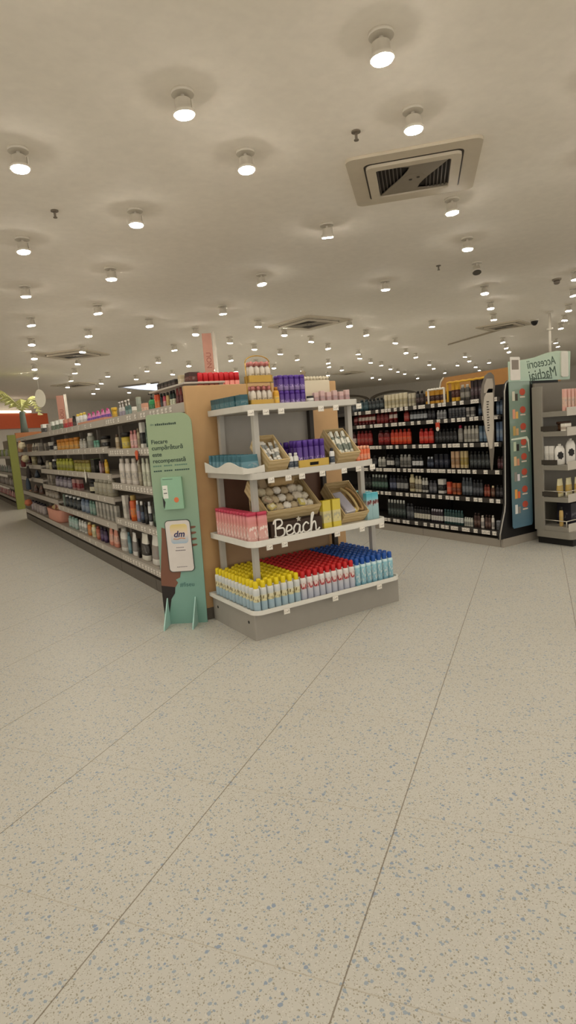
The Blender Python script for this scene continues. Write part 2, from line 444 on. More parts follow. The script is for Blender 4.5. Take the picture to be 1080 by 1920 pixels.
CX = [(3.49, 3.554, R(-44), 'large square air conditioning cassette with swirl grille, nearest in the ceiling'), (6.22, 9.1, R(10), 'dark square ceiling cassette above the endcap, over the middle aisle'),
      (2.92, 12.75, R(45), 'dark ceiling cassette over the far end of the pale shelving run'), (11.15, 8.85, R(20), 'ceiling cassette far behind the tester stand'), (4.3, 18.9, R(40), 'farthest dark ceiling cassette over the back of the store'), (13.6, 17.6, R(20), 'small distant ceiling cassette beyond the dark shelving run')]
for i, (x, y, rz, lab) in enumerate(CX):
    t = cas if i == 0 else dup(cas)
    t.location = (x, y, CEIL - .001); t.rotation_euler = (0, 0, rz); t['label'] = lab
    if i in (1, 2, 4): t.scale = (1.15, 1.15, 1)
# recessed daylight-white panel
lp = thing('ceiling_light_panel', 'bluish white lit ceiling panel above the green and orange bottles', 'light', (6.9, 20.8, CEIL))
pp = [(-1.0, -.9), (-.05, -1.95), (1.0, 1.05), (.1, .35)]
MB().prism(pp, -.02, -.001).obj('lit_panel', emit('dfe8f6', 1.5, 'panel_glow'), lp)
MB().ring([(x * 1.06, y * 1.06) for x, y in pp], pp, -.05, -.0005).obj('panel_frame', mat('8c857a', .6), lp)
# sprinklers, detectors, dome camera, hanger pole, cable track
def sprinkler(x, y, lab):
    t = MB().loft([(-.008, .03, .03), (0, .03, .03)], 12).loft([(-.05, .009, .009), (-.008, .009, .009)], 8).loft([(-.056, .016, .016), (-.05, .016, .016)], 10).obj('sprinkler_head', mat('7a6f60', .4))
    t.location = (x, y, CEIL - .0005); tag(t, lab, 'sprinkler')
sprinkler(2.66, 3.2, 'small ceiling sprinkler beside the big air conditioning cassette')
sprinkler(1.17, 5.13, 'small ceiling sprinkler near the left edge of the ceiling')
sprinkler(5.77, 5.52, 'small ceiling sprinkler above the dark shelving run')
t = thing('smoke_detector', 'round dark based detector on the ceiling above the tester stand', 'detector', (8.25, 5.6, CEIL - .0005))
MB().loft([(-.02, .06, .06), (0, .065, .065)], 20).obj('detector_base', mat('8a7f70', .5), t)
MB().loft([(-.075, .02, .02), (-.065, .04, .04), (-.02, .046, .046)], 20).obj('detector_dome', mat('6a6054', .3), t)
t = thing('dome_camera', 'black dome camera on the ceiling left of the hanger pole', 'camera', (11.3, 8.2, CEIL - .0005))
MB().loft([(-.03, .08, .08), (0, .085, .085)], 20).obj('camera_base', white, t)
MB().loft([(-.12, .02, .02), (-.10, .05, .05), (-.06, .07, .07), (-.03, .072, .072)], 20).obj('camera_dome', mat('1c1a18', .15), t)
t = thing('hanger_pole', 'thin white pole hanging from the ceiling above the tester stand header', 'pole', (10.8, 7.5, 2.3))
MB().loft([(0, .025, .025), (.95, .025, .025)], 10).obj('pole_tube', white, t)
MB().loft([(.60, .06, .06), (.64, .06, .06)], 12).loft([(.93, .07, .07), (.949, .07, .07)], 12).obj('collar', white, t)
tr = MB().tube([(12.03, 11.29, CEIL - .02), (11.42, 9.0, CEIL - .02)], .018, 6).obj('cable_track', mat('a89c88', .6))
tag(tr, 'thin cable track along the ceiling behind the dark shelving run', 'track')
# ================================================================ SHELVING
pale = mat('b9b0a4', .45); pale2 = mat('b2aa9e', .4); plinthm = mat('5c554c', .5); backm = mat('6c645a', .6)
wood = mat('c09a6c', .45)
MARK = mat('8a8478', .6)
def tagmat():
    k = 'pricetag'
    if k not in MATS:
        MATS[k] = banded('price tag', [(0, 'e8e2d6'), (.3, 'eee8dc'), (.31, 'ece4d6'), (1, 'f4eee4')], .4, '55504a', 7, (.25, .85))
    return MATS[k]
tm = MB().box(-.022, .022, -.0015, .0015, -.018, .018, bev=.001)
TAGMESH = tm.mesh('price_tag'); TAGMESH.materials.append(tagmat())
def price_tag(M, lab, group):
    o = link('price_tag', TAGMESH); o.matrix_world = M
    return tag(o, lab, 'price tag', group)

# ---- pale run: bays of 1.15 m, shelf fronts at x = 1.72, facing -X
def pale_bay(y0, y1, zs, label, tall):
    t = thing('shelving_bay', label, 'shelving', (1.72, y0, 0))
    L = y1 - y0; g = .004
    MB().box(0, .66, g, L - g, 0, .115).obj('plinth', plinthm, t)
    MB().box(.50, .53, g, L - g, .115, tall).obj('back_panel', backm, t)
    for y in (g, L - g - .03):
        MB().box(.46, .50, y, y + .03, .115, tall).obj('upright', pale, t)
    for k, z in enumerate(zs):
        s = MB().box(.012, .50, g, L - g, z - .03, z).obj('shelf', pale, t)
        MB().box(0, .012, g, L - g, z - .055, z + .018).obj('price_rail', pale2, s)
    return t
ZA = [.20, .59, .97, 1.325, 1.645]; ZB = [.20, .51, .80, 1.06, 1.355, 1.645]; ZD = [.20, .58, .80, 1.06, 1.355, 1.645]; ZC = [.20, .58, .88, 1.12, 1.355, 1.645]
BAYS = [(4.215, 5.36, ZA, 'pale shelving bay right behind the green totem'), (5.36, 6.50, ZA, 'second pale shelving bay, holding pearl white bottles on its third shelf'),
        (6.50, 7.60, ZB, 'third pale shelving bay, with pale grey canisters on its fourth shelf'), (7.60, 8.70, ZB, 'fourth pale shelving bay, holding olive jars and dusty pink cartons'), (8.70, 9.76, ZB, 'fifth pale shelving bay, holding lime green bottles'),
        (9.76, 10.90, ZD, 'sixth pale shelving bay, above the pink basket'), (10.90, 12.15, ZC, 'seventh pale shelving bay, holding brown pouches'), (12.15, 13.4, ZC, 'last pale shelving bay, beside the lime green end post')]
for b in BAYS: lastbay = pale_bay(*b, tall=1.66)
MB().box(.0, .66, 1.246, 1.262, 0, 1.66, bev=.003).obj('end_panel', mat('8f8578', .5), lastbay)
# end board between the run and the endcap
eb = thing('end_board', 'tan wood end board closing the pale run behind the endcap display', 'board', (2.40, 4.19, 0))
MB().box(-.69, .68, -.02, .02, 0, 1.775, bev=.004).obj('board_panel', wood, eb)
MB().box(-.69, .68, -.024, .024, 0, .09).obj('kick_strip', plinthm, eb)
# narrow raised shelf at the near end
rs = thing('riser_shelf', 'short raised grey shelf over the dark red pouches at the run end', 'shelf', (1.74, 4.24, 1.795))
MB().box(0, .34, 0, .80, 0, .014, bev=.002).obj('shelf_board', pale, rs)
for y in (.02, .74): MB().box(.30, .33, y, y + .03, -.145, 0).obj('support', pale, rs)

PALE_RUN = [
 ('A1',1.645,1.8,'top shelf, near end of pale run',[
  (6.320,6.485,1,'tub',.15,'c9a227','d8b040','b98f1c','yellow round tub'),
  (6.012,6.201,2,'pump',.22,'b9b6b2','cfc8c6','8a7f90','clear lilac pump bottle'),
  (5.797,5.993,2,'pump',.24,'3e5c57','e8e4da','6d8a84','white pumped teal bottle'),
  (5.644,5.762,1,'box',.10,'eeeae0','eeeae0','b7b0a0','small white carton'),
  (5.498,5.611,1,'box',.19,'9aa396','b9b48c','8a9284','grey green carton with straw lid'),
  (5.313,5.483,1,'box',.11,'d09a82','d09a82','e0b8a4','low salmon carton'),
  (5.111,5.284,1,'pump',.24,'1f8a4c','111111','176b3a','green pot with black pump'),
  (4.973,5.097,2,'bottle',.24,'d8572b','1a1a1a','e07a3a','orange bottle with black cap'),
  (4.894,4.960,1,'bottle',.25,'141414','141414','2a2a2a','slim black bottle'),
  (4.817,4.894,1,'bottle',.24,'c2415a','222222','d8a0a0','crimson bottle'),
  (4.741,4.817,1,'bottle',.24,'cdb27a','2a2a20','b79a50','tan bottle'),
  (4.608,4.729,2,'bottle',.25,'20332a','131313','d9dcc0','leafy black green bottle'),
  (4.381,4.596,3,'pouch',.26,'7c1f1c','7c1f1c','5a1414','dark red pouch'),
  (4.243,4.370,2,'box',.23,'3a1512','3a1512','b03020','black and red carton'),
 ]),
 ('A2',1.325,1.8,'second shelf, near end of pale run',[
  (6.337,6.485,1,'bottle',.17,'c8b89a','5a4636','a8906c','tan bottle'),
  (5.976,6.297,1,'tub',.18,'c2a93a','18120e','d0bc58','gold tub with wide black lid'),
  (5.715,5.940,2,'bottle',.19,'d79c98','c98480','e6b8b0','pink rounded bottle'),
  (5.632,5.698,1,'bottle',.2,'bfae90','8a7a60','9a8a6c','slim beige bottle'),
  (5.472,5.616,1,'box',.25,'e9e7dc','e9e7dc','2b2f2e','white carton with black print'),
  (5.350,5.457,1,'bottle',.24,'2e4a3a','1b2a22','48604e','dark green bottle'),
 ]),
 ('A3',0.97,1.8,'third shelf, near end of pale run',[
  (5.831,6.467,3,'bottle',.27,'e4dcd2','d9d0c4','cfc6b8','pearl white rounded bottle'),
  (5.696,5.797,1,'bottle',.26,'9a917a','8b826c','b4ab94','khaki bottle'),
  (5.442,5.680,2,'bottle',.27,'dfe0cc','d2d4be','c6c8b0','ivory slim bottle'),
 ]),
 ('A4',0.59,1.8,'fourth shelf, near end of pale run',[
  (6.286,6.485,1,'box',.25,'dcd6cb','dcd6cb','c9c2b6','wide white carton'),
  (6.172,6.266,1,'bottle',.24,'4a0f12','2c0a0c','7a2a2a','dark wine bottle'),
  (6.026,6.153,1,'can',.27,'cf5a1e','b59a5a','e07a34','orange spray can'),
  (5.903,6.008,1,'bottle',.22,'7c8698','e2e2e0','a890a8','blue grey bottle with white cap'),
  (5.767,5.885,1,'bottle',.22,'1b2028','eceae4','40506a','black bottle with white cap'),
  (5.652,5.750,1,'bottle',.22,'121212','121212','2a2a2a','plain black bottle'),
  (5.526,5.636,1,'bottle',.23,'e6e6e2','cfd2d4','303438','white bottle with silver cap'),
  (5.374,5.510,1,'bottle',.24,'15231a','0f1512','2d4a36','black green bottle'),
 ]),
 ('A5',0.2,1.8,'bottom shelf, near end of pale run',[
  (6.835,7.249,2,'pouch',.23,'d98f78','b22a2a','e6b09a','salmon pouch with red cap'),
  (6.480,6.749,1,'bottle',.27,'e6e3da','e0ddd4','b5aea4','white bottle with round face'),
  (6.343,6.460,1,'bottle',.24,'5a7f86','47686f','7a9aa0','teal bottle'),
  (6.118,6.323,1,'pouch',.25,'e3dfd8','e3dfd8','8a8480','white pouch with small mark'),
  (6.029,6.100,1,'box',.2,'1a1714','1a1714','2a2622','thin black carton'),
  (5.739,6.011,1,'pouch',.28,'e8e4d6','e8e4d6','3a3632','white pouch with black swirl'),
  (5.412,5.707,1,'pouch',.315,'ebe8de','f2f0ea','9a9088','large white pouch with cap'),
 ]),
 ('B1',1.645,1.8,'top shelf, middle of pale run',[
  (10.378,10.880,1,'box',.16,'e0ddd4','e0ddd4','2f2c2a','white carton with black label'),
  (10.003,10.329,1,'box',.14,'a49c90','a49c90','8f877c','small grey carton'),
  (9.050,9.958,3,'box',.16,'e4e6dc','e4e6dc','5a6a58','white carton with green figures'),
  (8.446,9.013,2,'box',.14,'c98a76','c98a76','b02a30','salmon carton with red mark'),
  (8.249,8.412,1,'bottle',.16,'161210','161210','3a2a20','small black bottle'),
  (7.650,8.186,3,'bottle',.17,'dcdcd8','d8bc50','c4c4c0','white bottle with yellow cap'),
  (6.569,7.622,5,'pouch',.13,'d884b4','b83a78','6a3a9a','magenta and violet pouch'),
 ]),
 ('B2',1.355,1.8,'second shelf, middle of pale run',[
  (10.452,10.800,1,'box',.14,'8c8478','8c8478','6a645a','grey carton'),
  (10.032,10.403,1,'box',.15,'d9d5ca','d9d5ca','201c1a','white carton with black panel'),
  (9.727,9.987,1,'bottle',.15,'1d1a18','1d1a18','e0dcd0','small black bottle with pale label'),
  (8.227,9.684,5,'jar',.17,'c8862a','b8741e','d89c40','amber orange jar'),
  (7.807,8.165,2,'bottle',.14,'b8b4a8','a8a498','d0ccc0','clear grey bottle'),
  (7.448,7.778,1,'bottle',.2,'a8a89a','ece6dc','8c8c80','grey bottle with white cap'),
  (7.167,7.422,2,'jar',.1,'5f9a84','6fa892','7fb09c','small teal jar'),
  (6.790,7.118,1,'tub',.14,'8a8276','171412','1e1a18','grey tub with wide black lid'),
 ]),
 ('B3',1.06,1.8,'third shelf, middle of pale run',[
  (10.623,10.880,1,'bottle',.15,'a39a86','8c8472','c0b8a4','grey beige bottle'),
  (10.383,10.575,1,'bottle',.15,'cfc6a0','2a241c','b8ae88','cream bottle with dark cap'),
  (9.975,10.336,1,'bottle',.17,'1a1816','e2ded2','2a2826','black bottle with white cap'),
  (8.765,9.931,5,'bottle',.18,'a7a83a','9a9c34','8a8a28','lime green bottle'),
  (7.765,8.662,4,'jar',.16,'8f8a34','7a6a2c','a8a048','olive yellow jar'),
  (7.312,7.737,1,'box',.17,'1c1a16','7c9a5c','24221c','black carton with green top'),
  (7.187,7.287,1,'bottle',.15,'a88a90','8a6a70','c0a4a8','mauve bottle'),
  (7.066,7.163,1,'bottle',.15,'5a2a24','3a1a16','7a4a40','red brown bottle'),
  (6.903,7.043,1,'bottle',.17,'d0a424','c89a1c','e0bc50','yellow bottle'),
 ]),
 ('B4',0.8,1.8,'fourth shelf, middle of pale run',[
  (10.337,10.880,2,'box',.17,'9c9284','9c9284','7a7064','taupe carton'),
  (8.993,10.200,4,'bottle',.16,'837a84','6a626c','a69ea6','mauve grey rounded bottle'),
  (8.353,8.922,2,'box',.15,'b08a84','b08a84','8a2a30','dusty pink carton'),
  (7.597,7.959,1,'jar',.17,'211d1a','14110f','d2caa8','black jar with cream label'),
  (6.751,7.544,4,'can',.2,'aaa38e','bab4a2','9a937e','pale grey beige canister'),
 ]),
 ('B5',0.51,1.8,'fifth shelf, middle of pale run',[
  (9.670,9.720,1,'box',.18,'8a9c8c','8a9c8c','a0b0a2','sage green carton'),
  (8.580,9.630,4,'bottle',.18,'23282a','d4d6d2','3a4244','black bottle with pale cap'),
  (8.083,8.547,2,'bottle',.18,'6c7c90','5a6a80','8a98a8','slate blue bottle'),
  (7.743,8.054,2,'bottle',.18,'77988a','66887a','90ac9e','sage bottle'),
  (6.682,7.688,6,'box',.19,'b7b3a8','b7b3a8','a09c90','pale grey slim carton'),
 ]),
 ('B6',0.2,1.8,'bottom shelf, middle of pale run',[
  (8.925,9.549,3,'bottle',.17,'9db8ae','8aa89c','b4c8c0','seafoam bottle'),
  (8.369,8.856,3,'bottle',.17,'dcdcd4','cdcdc4','a8a89e','white slim bottle'),
  (8.128,8.338,1,'bottle',.18,'cf7a3a','e0c890','d89050','orange bottle'),
  (7.898,8.099,1,'bottle',.17,'dcd6b4','e8d890','c8c090','cream bottle with yellow cap'),
  (7.680,7.871,1,'bottle',.17,'b06048','8a4434','c87c60','terracotta bottle'),
  (7.322,7.653,2,'bottle',.18,'352040','201428','58406a','dark purple bottle'),
 ]),
 ('C2',1.355,1.8,'second shelf, far end of pale run',[
  (12.239,12.706,1,'box',.16,'c8a284','c8a284','a88264','tan carton'),
  (11.565,12.174,2,'pouch',.17,'e0d8c4','e0d8c4','6a5c4c','cream pouch'),
  (11.116,11.450,1,'box',.16,'b4aca0','b4aca0','8c8478','grey carton'),
 ]),
 ('C3',1.12,1.8,'third shelf, far end of pale run',[
  (12.514,13.066,1,'pouch',.19,'5a2420','5a2420','3a1614','maroon pouch'),
  (11.881,12.448,1,'jar',.16,'cfc49a','b8ac80','a89c70','cream round jar'),
  (11.250,11.821,1,'pouch',.185,'201a18','201a18','3a302c','black pouch'),
 ]),
 ('C4',0.88,1.8,'fourth shelf, far end of pale run',[
  (12.729,13.150,1,'pouch',.16,'b8aca0','b8aca0','9c9084','pale grey pouch'),
  (11.498,12.662,1,'pouch',.15,'38424e','38424e','4c5866','dark blue folded pouch'),
 ]),
 ('C5',0.58,1.8,'fifth shelf, far end of pale run',[
  (12.998,13.150,1,'jar',.1,'c89878','b07c5c','d8b494','small peach jar'),
  (11.513,12.727,2,'pouch',.16,'7a5c4c','7a5c4c','5c4438','brown pouch'),
  (10.130,11.295,4,'jar',.12,'9a9080','8a7e70','b0a698','grey brown jar'),
 ]),
 ('C6',0.2,1.8,'bottom shelf, far end of pale run',[
  (12.924,13.150,1,'bottle',.2,'b4a4a8','342c38','c4b4b8','lilac bottle with dark cap'),
  (11.587,12.858,4,'bottle',.2,'a89c98','2a2430','b8aca8','grey lilac dark capped bottle'),
 ]),
]
DARK_RUN = [
 ('R1',1.56,5.17,'top shelf of dark run',[
  (6.513,6.655,2,'bottle',.13,'3a4044','2a2e30','5a6064','charcoal bottle'),
  (6.308,6.502,2,'bottle',.15,'1f3a40','16282c','3a5a60','dark teal bottle'),
  (6.005,6.308,4,'bottle',.15,'1a2022','101416','3a4648','black bottle with grey label'),
  (5.558,5.984,6,'box',.17,'d6ccae','e8e0cc','b8ac88','cream carton'),
  (5.418,5.539,2,'box',.15,'c4bca4','c4bca4','a0967c','beige patterned carton'),
  (5.275,5.409,2,'bottle',.17,'1c1412','120c0a','3a2420','black brown bottle'),
  (4.927,5.248,4,'box',.15,'c8912a','ece4d4','3a1a12','amber carton with white top'),
  (4.721,4.839,2,'box',.2,'d0a02c','e0b850','4a2018','yellow carton'),
  (4.578,4.714,2,'bottle',.17,'4a4640','c8c0b0','8a8478','dark grey bottle with pale cap'),
  (4.347,4.563,4,'box',.2,'2c2024','2c2024','4a383c','plum black carton'),
 ]),
 ('R2',1.378,5.17,'second shelf of dark run',[
  (6.556,6.651,1,'tube',.12,'6e1a18','4a1010','8a3a34','maroon tube'),
  (6.182,6.544,5,'tube',.14,'7c1c1a','561212','dcc8b8','dark red tube with white label'),
  (5.928,6.160,3,'bottle',.17,'701616','4c0e0e','8a2a28','dark red bottle'),
  (5.756,5.918,2,'tube',.17,'7e1e1c','5a1414','e0ccc0','dark red bottle with white label'),
  (5.544,5.639,1,'bottle',.14,'8a201c','661614','b04a40','single red bottle'),
  (5.234,5.525,5,'bottle',.15,'14161a','0e1014','b4b8bc','black bottle with silver stripe'),
  (5.105,5.225,2,'bottle',.14,'1a1a1e','121216','34343a','plain black bottle'),
  (4.930,5.079,3,'bottle',.1,'a8a8a8','c0c0c0','787878','small silver bottle'),
  (4.647,4.897,5,'jar',.11,'4a4c50','8a8c90','1c1c20','small steel jar'),
  (4.513,4.639,2,'box',.1,'b8b4ac','b8b4ac','6a6660','low grey carton'),
  (4.334,4.469,3,'bottle',.17,'22303e','1a2430','4a6078','navy bottle'),
  (4.137,4.231,2,'box',.17,'465a70','465a70','6a7e94','steel blue carton'),
 ]),
 ('R3',1.1,5.17,'third shelf of dark run',[
  (6.620,6.705,1,'bottle',.19,'4a1416','300c0e','d8c4b8','wine bottle with white print'),
  (6.274,6.596,4,'bottle',.2,'8a1c1a','5e1212','a83a32','crimson bottle'),
  (5.921,6.154,2,'bottle',.19,'6a1818','380c0c','9a2420','broad wine red bottle'),
  (5.527,5.901,5,'bottle',.19,'c23a20','9c2c18','e0562e','orange red bottle'),
  (5.148,5.388,3,'bottle',.18,'b8241c','8c1812','d24a38','bright red bottle'),
  (4.785,5.122,6,'bottle',.16,'161616','0e0e0e','2c2c2e','black bottle'),
  (4.700,4.770,1,'bottle',.19,'86827a','9a1a3c','a09c94','grey bottle with magenta cap'),
  (4.475,4.684,4,'bottle',.18,'b4b0a4','a4a094','8c887e','pale grey tilted bottle'),
  (4.353,4.468,2,'box',.17,'4c6070','4c6070','74889a','blue grey carton'),
  (4.148,4.242,2,'box',.2,'546884','546884','7488a0','pale blue carton'),
 ]),
 ('R4',0.81,5.17,'fourth shelf of dark run',[
  (6.202,6.381,2,'bottle',.15,'141416','0c0c0e','2c2c30','black bottle'),
  (6.030,6.180,2,'bottle',.13,'bcbab0','d0cec4','8c8a80','silver white bottle'),
  (5.864,6.009,2,'bottle',.16,'1e1c1c','121010','d8d4cc','black bottle with white band'),
  (5.763,5.843,1,'bottle',.15,'24282a','16181a','44484a','dark bottle'),
  (5.549,5.753,3,'bottle',.16,'8c8a84','a8a6a0','5a5852','silver grey bottle'),
  (5.344,5.530,3,'bottle',.15,'16181c','0c0e10','e0e0e0','black bottle with white stripe'),
  (5.167,5.273,2,'bottle',.13,'1c2230','c0c4cc','3a4458','navy bottle with silver cap'),
  (4.914,5.150,3,'box',.16,'181a24','181a24','2a2e3c','navy black carton'),
  (4.754,4.890,2,'box',.19,'c8a684','c8a684','a07c58','tan carton'),
  (4.638,4.746,2,'box',.19,'ccb888','ccb888','a8904c','cream gold carton'),
  (4.295,4.615,6,'bottle',.19,'1a1c1c','101212','3c4242','black bottle with dull print'),
  (4.158,4.240,2,'bottle',.13,'3e1c20','281214','5c3238','maroon bottle'),
 ]),
 ('R5',0.505,5.17,'fifth shelf of dark run',[
  (6.342,6.480,2,'bottle',.2,'141614','0c0e0c','222622','black bottle'),
  (6.014,6.331,5,'bottle',.2,'16201c','b8c0b8','4a6a5a','black green bottle with grey cap'),
  (5.848,5.972,2,'bottle',.2,'161a2c','0e1020','5a6078','navy bottle'),
  (5.629,5.838,3,'bottle',.2,'1a1a1e','101014','9a9a98','black bottle with grey mark'),
  (5.505,5.600,1,'bottle',.22,'d8cca4','ccc098','6a5a3c','tall cream bottle'),
  (5.384,5.496,2,'bottle',.2,'d0c8b0','c4bca4','7c7464','cream bottle with dark dot'),
  (5.275,5.375,2,'bottle',.18,'c8c6bc','b8b6ac','2a2826','ivory and black bottle'),
  (5.135,5.257,2,'bottle',.15,'4a4a50','3a3a40','6a6a70','charcoal bottle'),
  (4.990,5.117,1,'box',.17,'d4d0c8','d4d0c8','1c1a1a','white carton with black fan'),
  (4.891,4.973,1,'box',.14,'c04a30','c04a30','d87050','red orange carton'),
  (4.755,4.883,2,'box',.13,'b0603a','b0603a','7c3a22','orange brown carton'),
  (4.592,4.739,3,'bottle',.2,'3c4248','565c62','6a7076','steel grey bottle'),
  (4.444,4.585,3,'bottle',.18,'282a2e','1c1e22','4c4e54','graphite bottle'),
  (4.350,4.429,2,'bottle',.13,'7a3222','5c2418','9c5038','brick bottle'),
  (4.287,4.336,1,'bottle',.12,'5a3828','d8c4a0','7a5844','brown bottle with beige cap'),
  (4.177,4.273,2,'bottle',.13,'1c181a','121012','383236','squat black bottle'),
 ]),
 ('R6',0.165,5.1,'bottom shelf of dark run',[
  (5.619,5.953,6,'bottle',.23,'1c2220','c4c6c0','3a4642','black bottle with pale cap'),
  (5.475,5.599,2,'bottle',.2,'34363a','222428','585c60','charcoal bottle'),
  (5.192,5.466,6,'bottle',.17,'1e1e20','121214','d4cebc','black bottle with cream base'),
  (4.985,5.174,5,'bottle',.16,'2a2028','b4b0b8','d8d4cc','plum black bottle with white base'),
  (4.678,4.968,7,'bottle',.17,'24403e','3a5a5c','d0d4d0','teal black bottle with white base'),
  (4.540,4.662,4,'bottle',.1,'c4c4b8','d0d0c4','94948a','short white bottle'),
  (4.436,4.525,2,'bottle',.16,'3c2620','2a1a16','5c4034','dark brown bottle'),
  (4.385,4.429,1,'bottle',.14,'d0c8bc','c0b8ac','98908a','slim white bottle'),
  (4.292,4.371,2,'bottle',.15,'44302a','2c1e1a','644a40','cocoa bottle'),
  (4.250,4.285,1,'bottle',.15,'dcd4c8','ccc4b8','a09890','pearl bottle'),
  (4.154,4.229,1,'jar',.1,'6a6c70','8a8c90','4a4c50','grey jar'),
 ]),
]


def shade_dims(form, s, run):
    if run == 'pale':
        return (min(.5 * s, .16), max(.028, min(.17 * s + .012, .1))) if form == 'box' else (max(.03, min(.62 * s, .16)), max(.028, min(.28 * s, .1)))
    return (.66 * s, max(.03, .42 * s)) if form == 'box' else (.86 * s, max(.03, .55 * s))
def fill(rows, run, fy):
    for key, z, x, phrase, items in rows:
        for (y0, y1, n, form, h, body, cap, label, desc) in items:
            if key == 'A1': h = min(h, .2) * .86 if y1 > 5.0 else h * .57
            if key == 'R2': h = min(h, .148)
            s = (y1 - y0) / n
            wd, dp = shade_dims(form, s, run)
            lab = '%s on %s' % (desc, phrase)
            grp = '%s, %s' % (desc, phrase) if n > 1 else None
            if n > 1: lab = desc + ' in a row on ' + phrase
            for i in range(n):
                y = y1 - (i + .5) * s
                put(form, wd, dp, h * random.uniform(.985, 1.0), body, cap, label, TR(x + dp * .3, y, z + .0005, -PI / 2 + random.uniform(-.05, .05)), lab, grp)
fill(PALE_RUN, 'pale', 0)

# price tags clipped to the pale run
for (zs, y0, y1, step, where) in ((ZA, 4.45, 6.42, .088, 'near end'), (ZB, 6.58, 9.7, .30, 'middle')):
    names = ['bottom', 'fifth', 'fourth', 'third', 'second', 'top'] if len(zs) == 6 else ['bottom', 'fourth', 'third', 'second', 'top']
    for z, nm in zip(zs, names):
        y = y0 + random.uniform(0, step)
        while y < y1:
            if random.random() < .86:
                price_tag(TR(1.717, y, z - .018, -PI / 2), 'pale price tag clipped to the %s rail, %s of pale run' % (nm + (' shelf' if nm != 'top' else ' shelf'), where), 'price tags on the %s shelf rail, %s of pale run' % (nm, where))
            y += step * random.uniform(.85, 1.2)

# riser goods
for i in range(5):
    put('box', .07, .11, .055, '1d1714', '1d1714', '3a2c26', TR(1.85, 4.94 - i * .085, 1.8095, -PI / 2), 'flat black carton in the row on the raised grey shelf', 'flat black cartons on the raised shelf')
put('box', .06, .08, .075, 'b8a888', 'b8a888', 'd0c4a8', TR(1.85, 4.50, 1.8095, -PI / 2), 'cream carton among black cartons on the raised grey shelf')
put('bottle', .05, .04, .085, '2a201c', 'd8cfb8', '4a3a30', TR(1.85, 4.43, 1.8095, -PI / 2), 'short dark bottle with pale cap on the raised grey shelf')
put('box', .08, .09, .075, '3a1a14', '3a1a14', '5a2a20', TR(1.85, 4.33, 1.8095, -PI / 2), 'dark maroon carton at the totem end of the raised grey shelf')
# red-capped pink bottles on top behind the end board
rp = MB().loft([(0, .021, .024), (.17, .0215, .024), (.172, .018, .02)], 14, 3.5).obj('bottle', packmat('e08a7c', 'dc7c70'))
MB().loft([(.17, .0217, .0242), (.226, .0215, .024), (.234, .017, .020)], 14, 3.5).obj('cap', mat('c8242c', .4), rp)
tag(rp, 'pink bottle with red cap standing behind the wood end board top', 'bottle', 'pink red capped bottles behind the end board')
for i in range(8):
    M = TR(1.895 + i * .0445, 4.30, 1.6455)
    if i: dup(rp, M)
    else: rp.matrix_world = M
# magenta pouches sit on a long salmon tray; pink basket, hanging tags
t = thing('wobbler_tag', 'orange arrow shaped discount tag hanging over the pearl white bottles', 'tag', (1.70, 5.45, 1.26))
MB().prism([(-.045, .04), (-.02, -.03), (0, -.06), (.03, -.01), (.045, .05), (.0, .065)], -.002, .002, M=TR(0, 0, 0, -PI / 2, PI / 2)).obj('tag_card', mat('cf5a34', .5), t)
MB().prism([(-.018, -.02), (0, -.075), (.02, -.015)], -.004, .001, M=TR(-.001, 0, -.006, -PI / 2, PI / 2)).obj('white_point', mat('ece6da', .5), t)
t = thing('wobbler_tag', 'white drop shaped tag dangling in front of the dusty pink cartons', 'tag', (1.70, 7.6, 1.01))
MB().prism([(.035 * math.sin(a) * (1 if math.cos(a) < .2 else .8), -.06 * math.cos(a) + (.02 if math.cos(a) < -.6 else 0)) for a in [2 * PI * i / 20 for i in range(20)]], -.002, .002, M=TR(0, 0, 0, -PI / 2, PI / 2)).obj('tag_card', mat('e6e2d4', .5), t)
MB().tube([(0, 0, .07), (0, 0, .10)], .003, 5).obj('hanging_strap', mat('e6e2d4', .5), t)

bk = thing('pink_basket', 'salmon pink fabric basket with a white rolled handle on bottom shelf', 'basket', (1.88, 10.55, .2005))
MB().loft([(0, .13, .5), (.02, .14, .52), (.20, .15, .56), (.21, .14, .55), (.19, .135, .54)], 20, 4).obj('basket_body', mat('d0937e', .7), bk)
MB().tube([(-.05, -.3, .2), (-.07, -.25, .29), (-.07, -.12, .31), (-.06, -.02, .2)], .022, 8).obj('basket_handle', mat('e4b8aa', .6), bk)
MB().loft([(.16, .09, .3), (.22, .08, .25), (.26, .04, .1)], 14, 2.4, M=TR(0, .15, 0)).obj('basket_cloth', mat('d8c088', .8), bk)
# low salmon tray under the magenta pouches is the pouches' own display
t = MB().ring(rounded(1.745, 1.90, 6.58, 7.86, .01, 2), rounded(1.75, 1.895, 6.585, 7.855, .008, 2), 1.6455, 1.69).obj('display_tray', mat('cf9478', .6))
tag(t, 'long low salmon cardboard tray around the magenta pouches', 'tray')

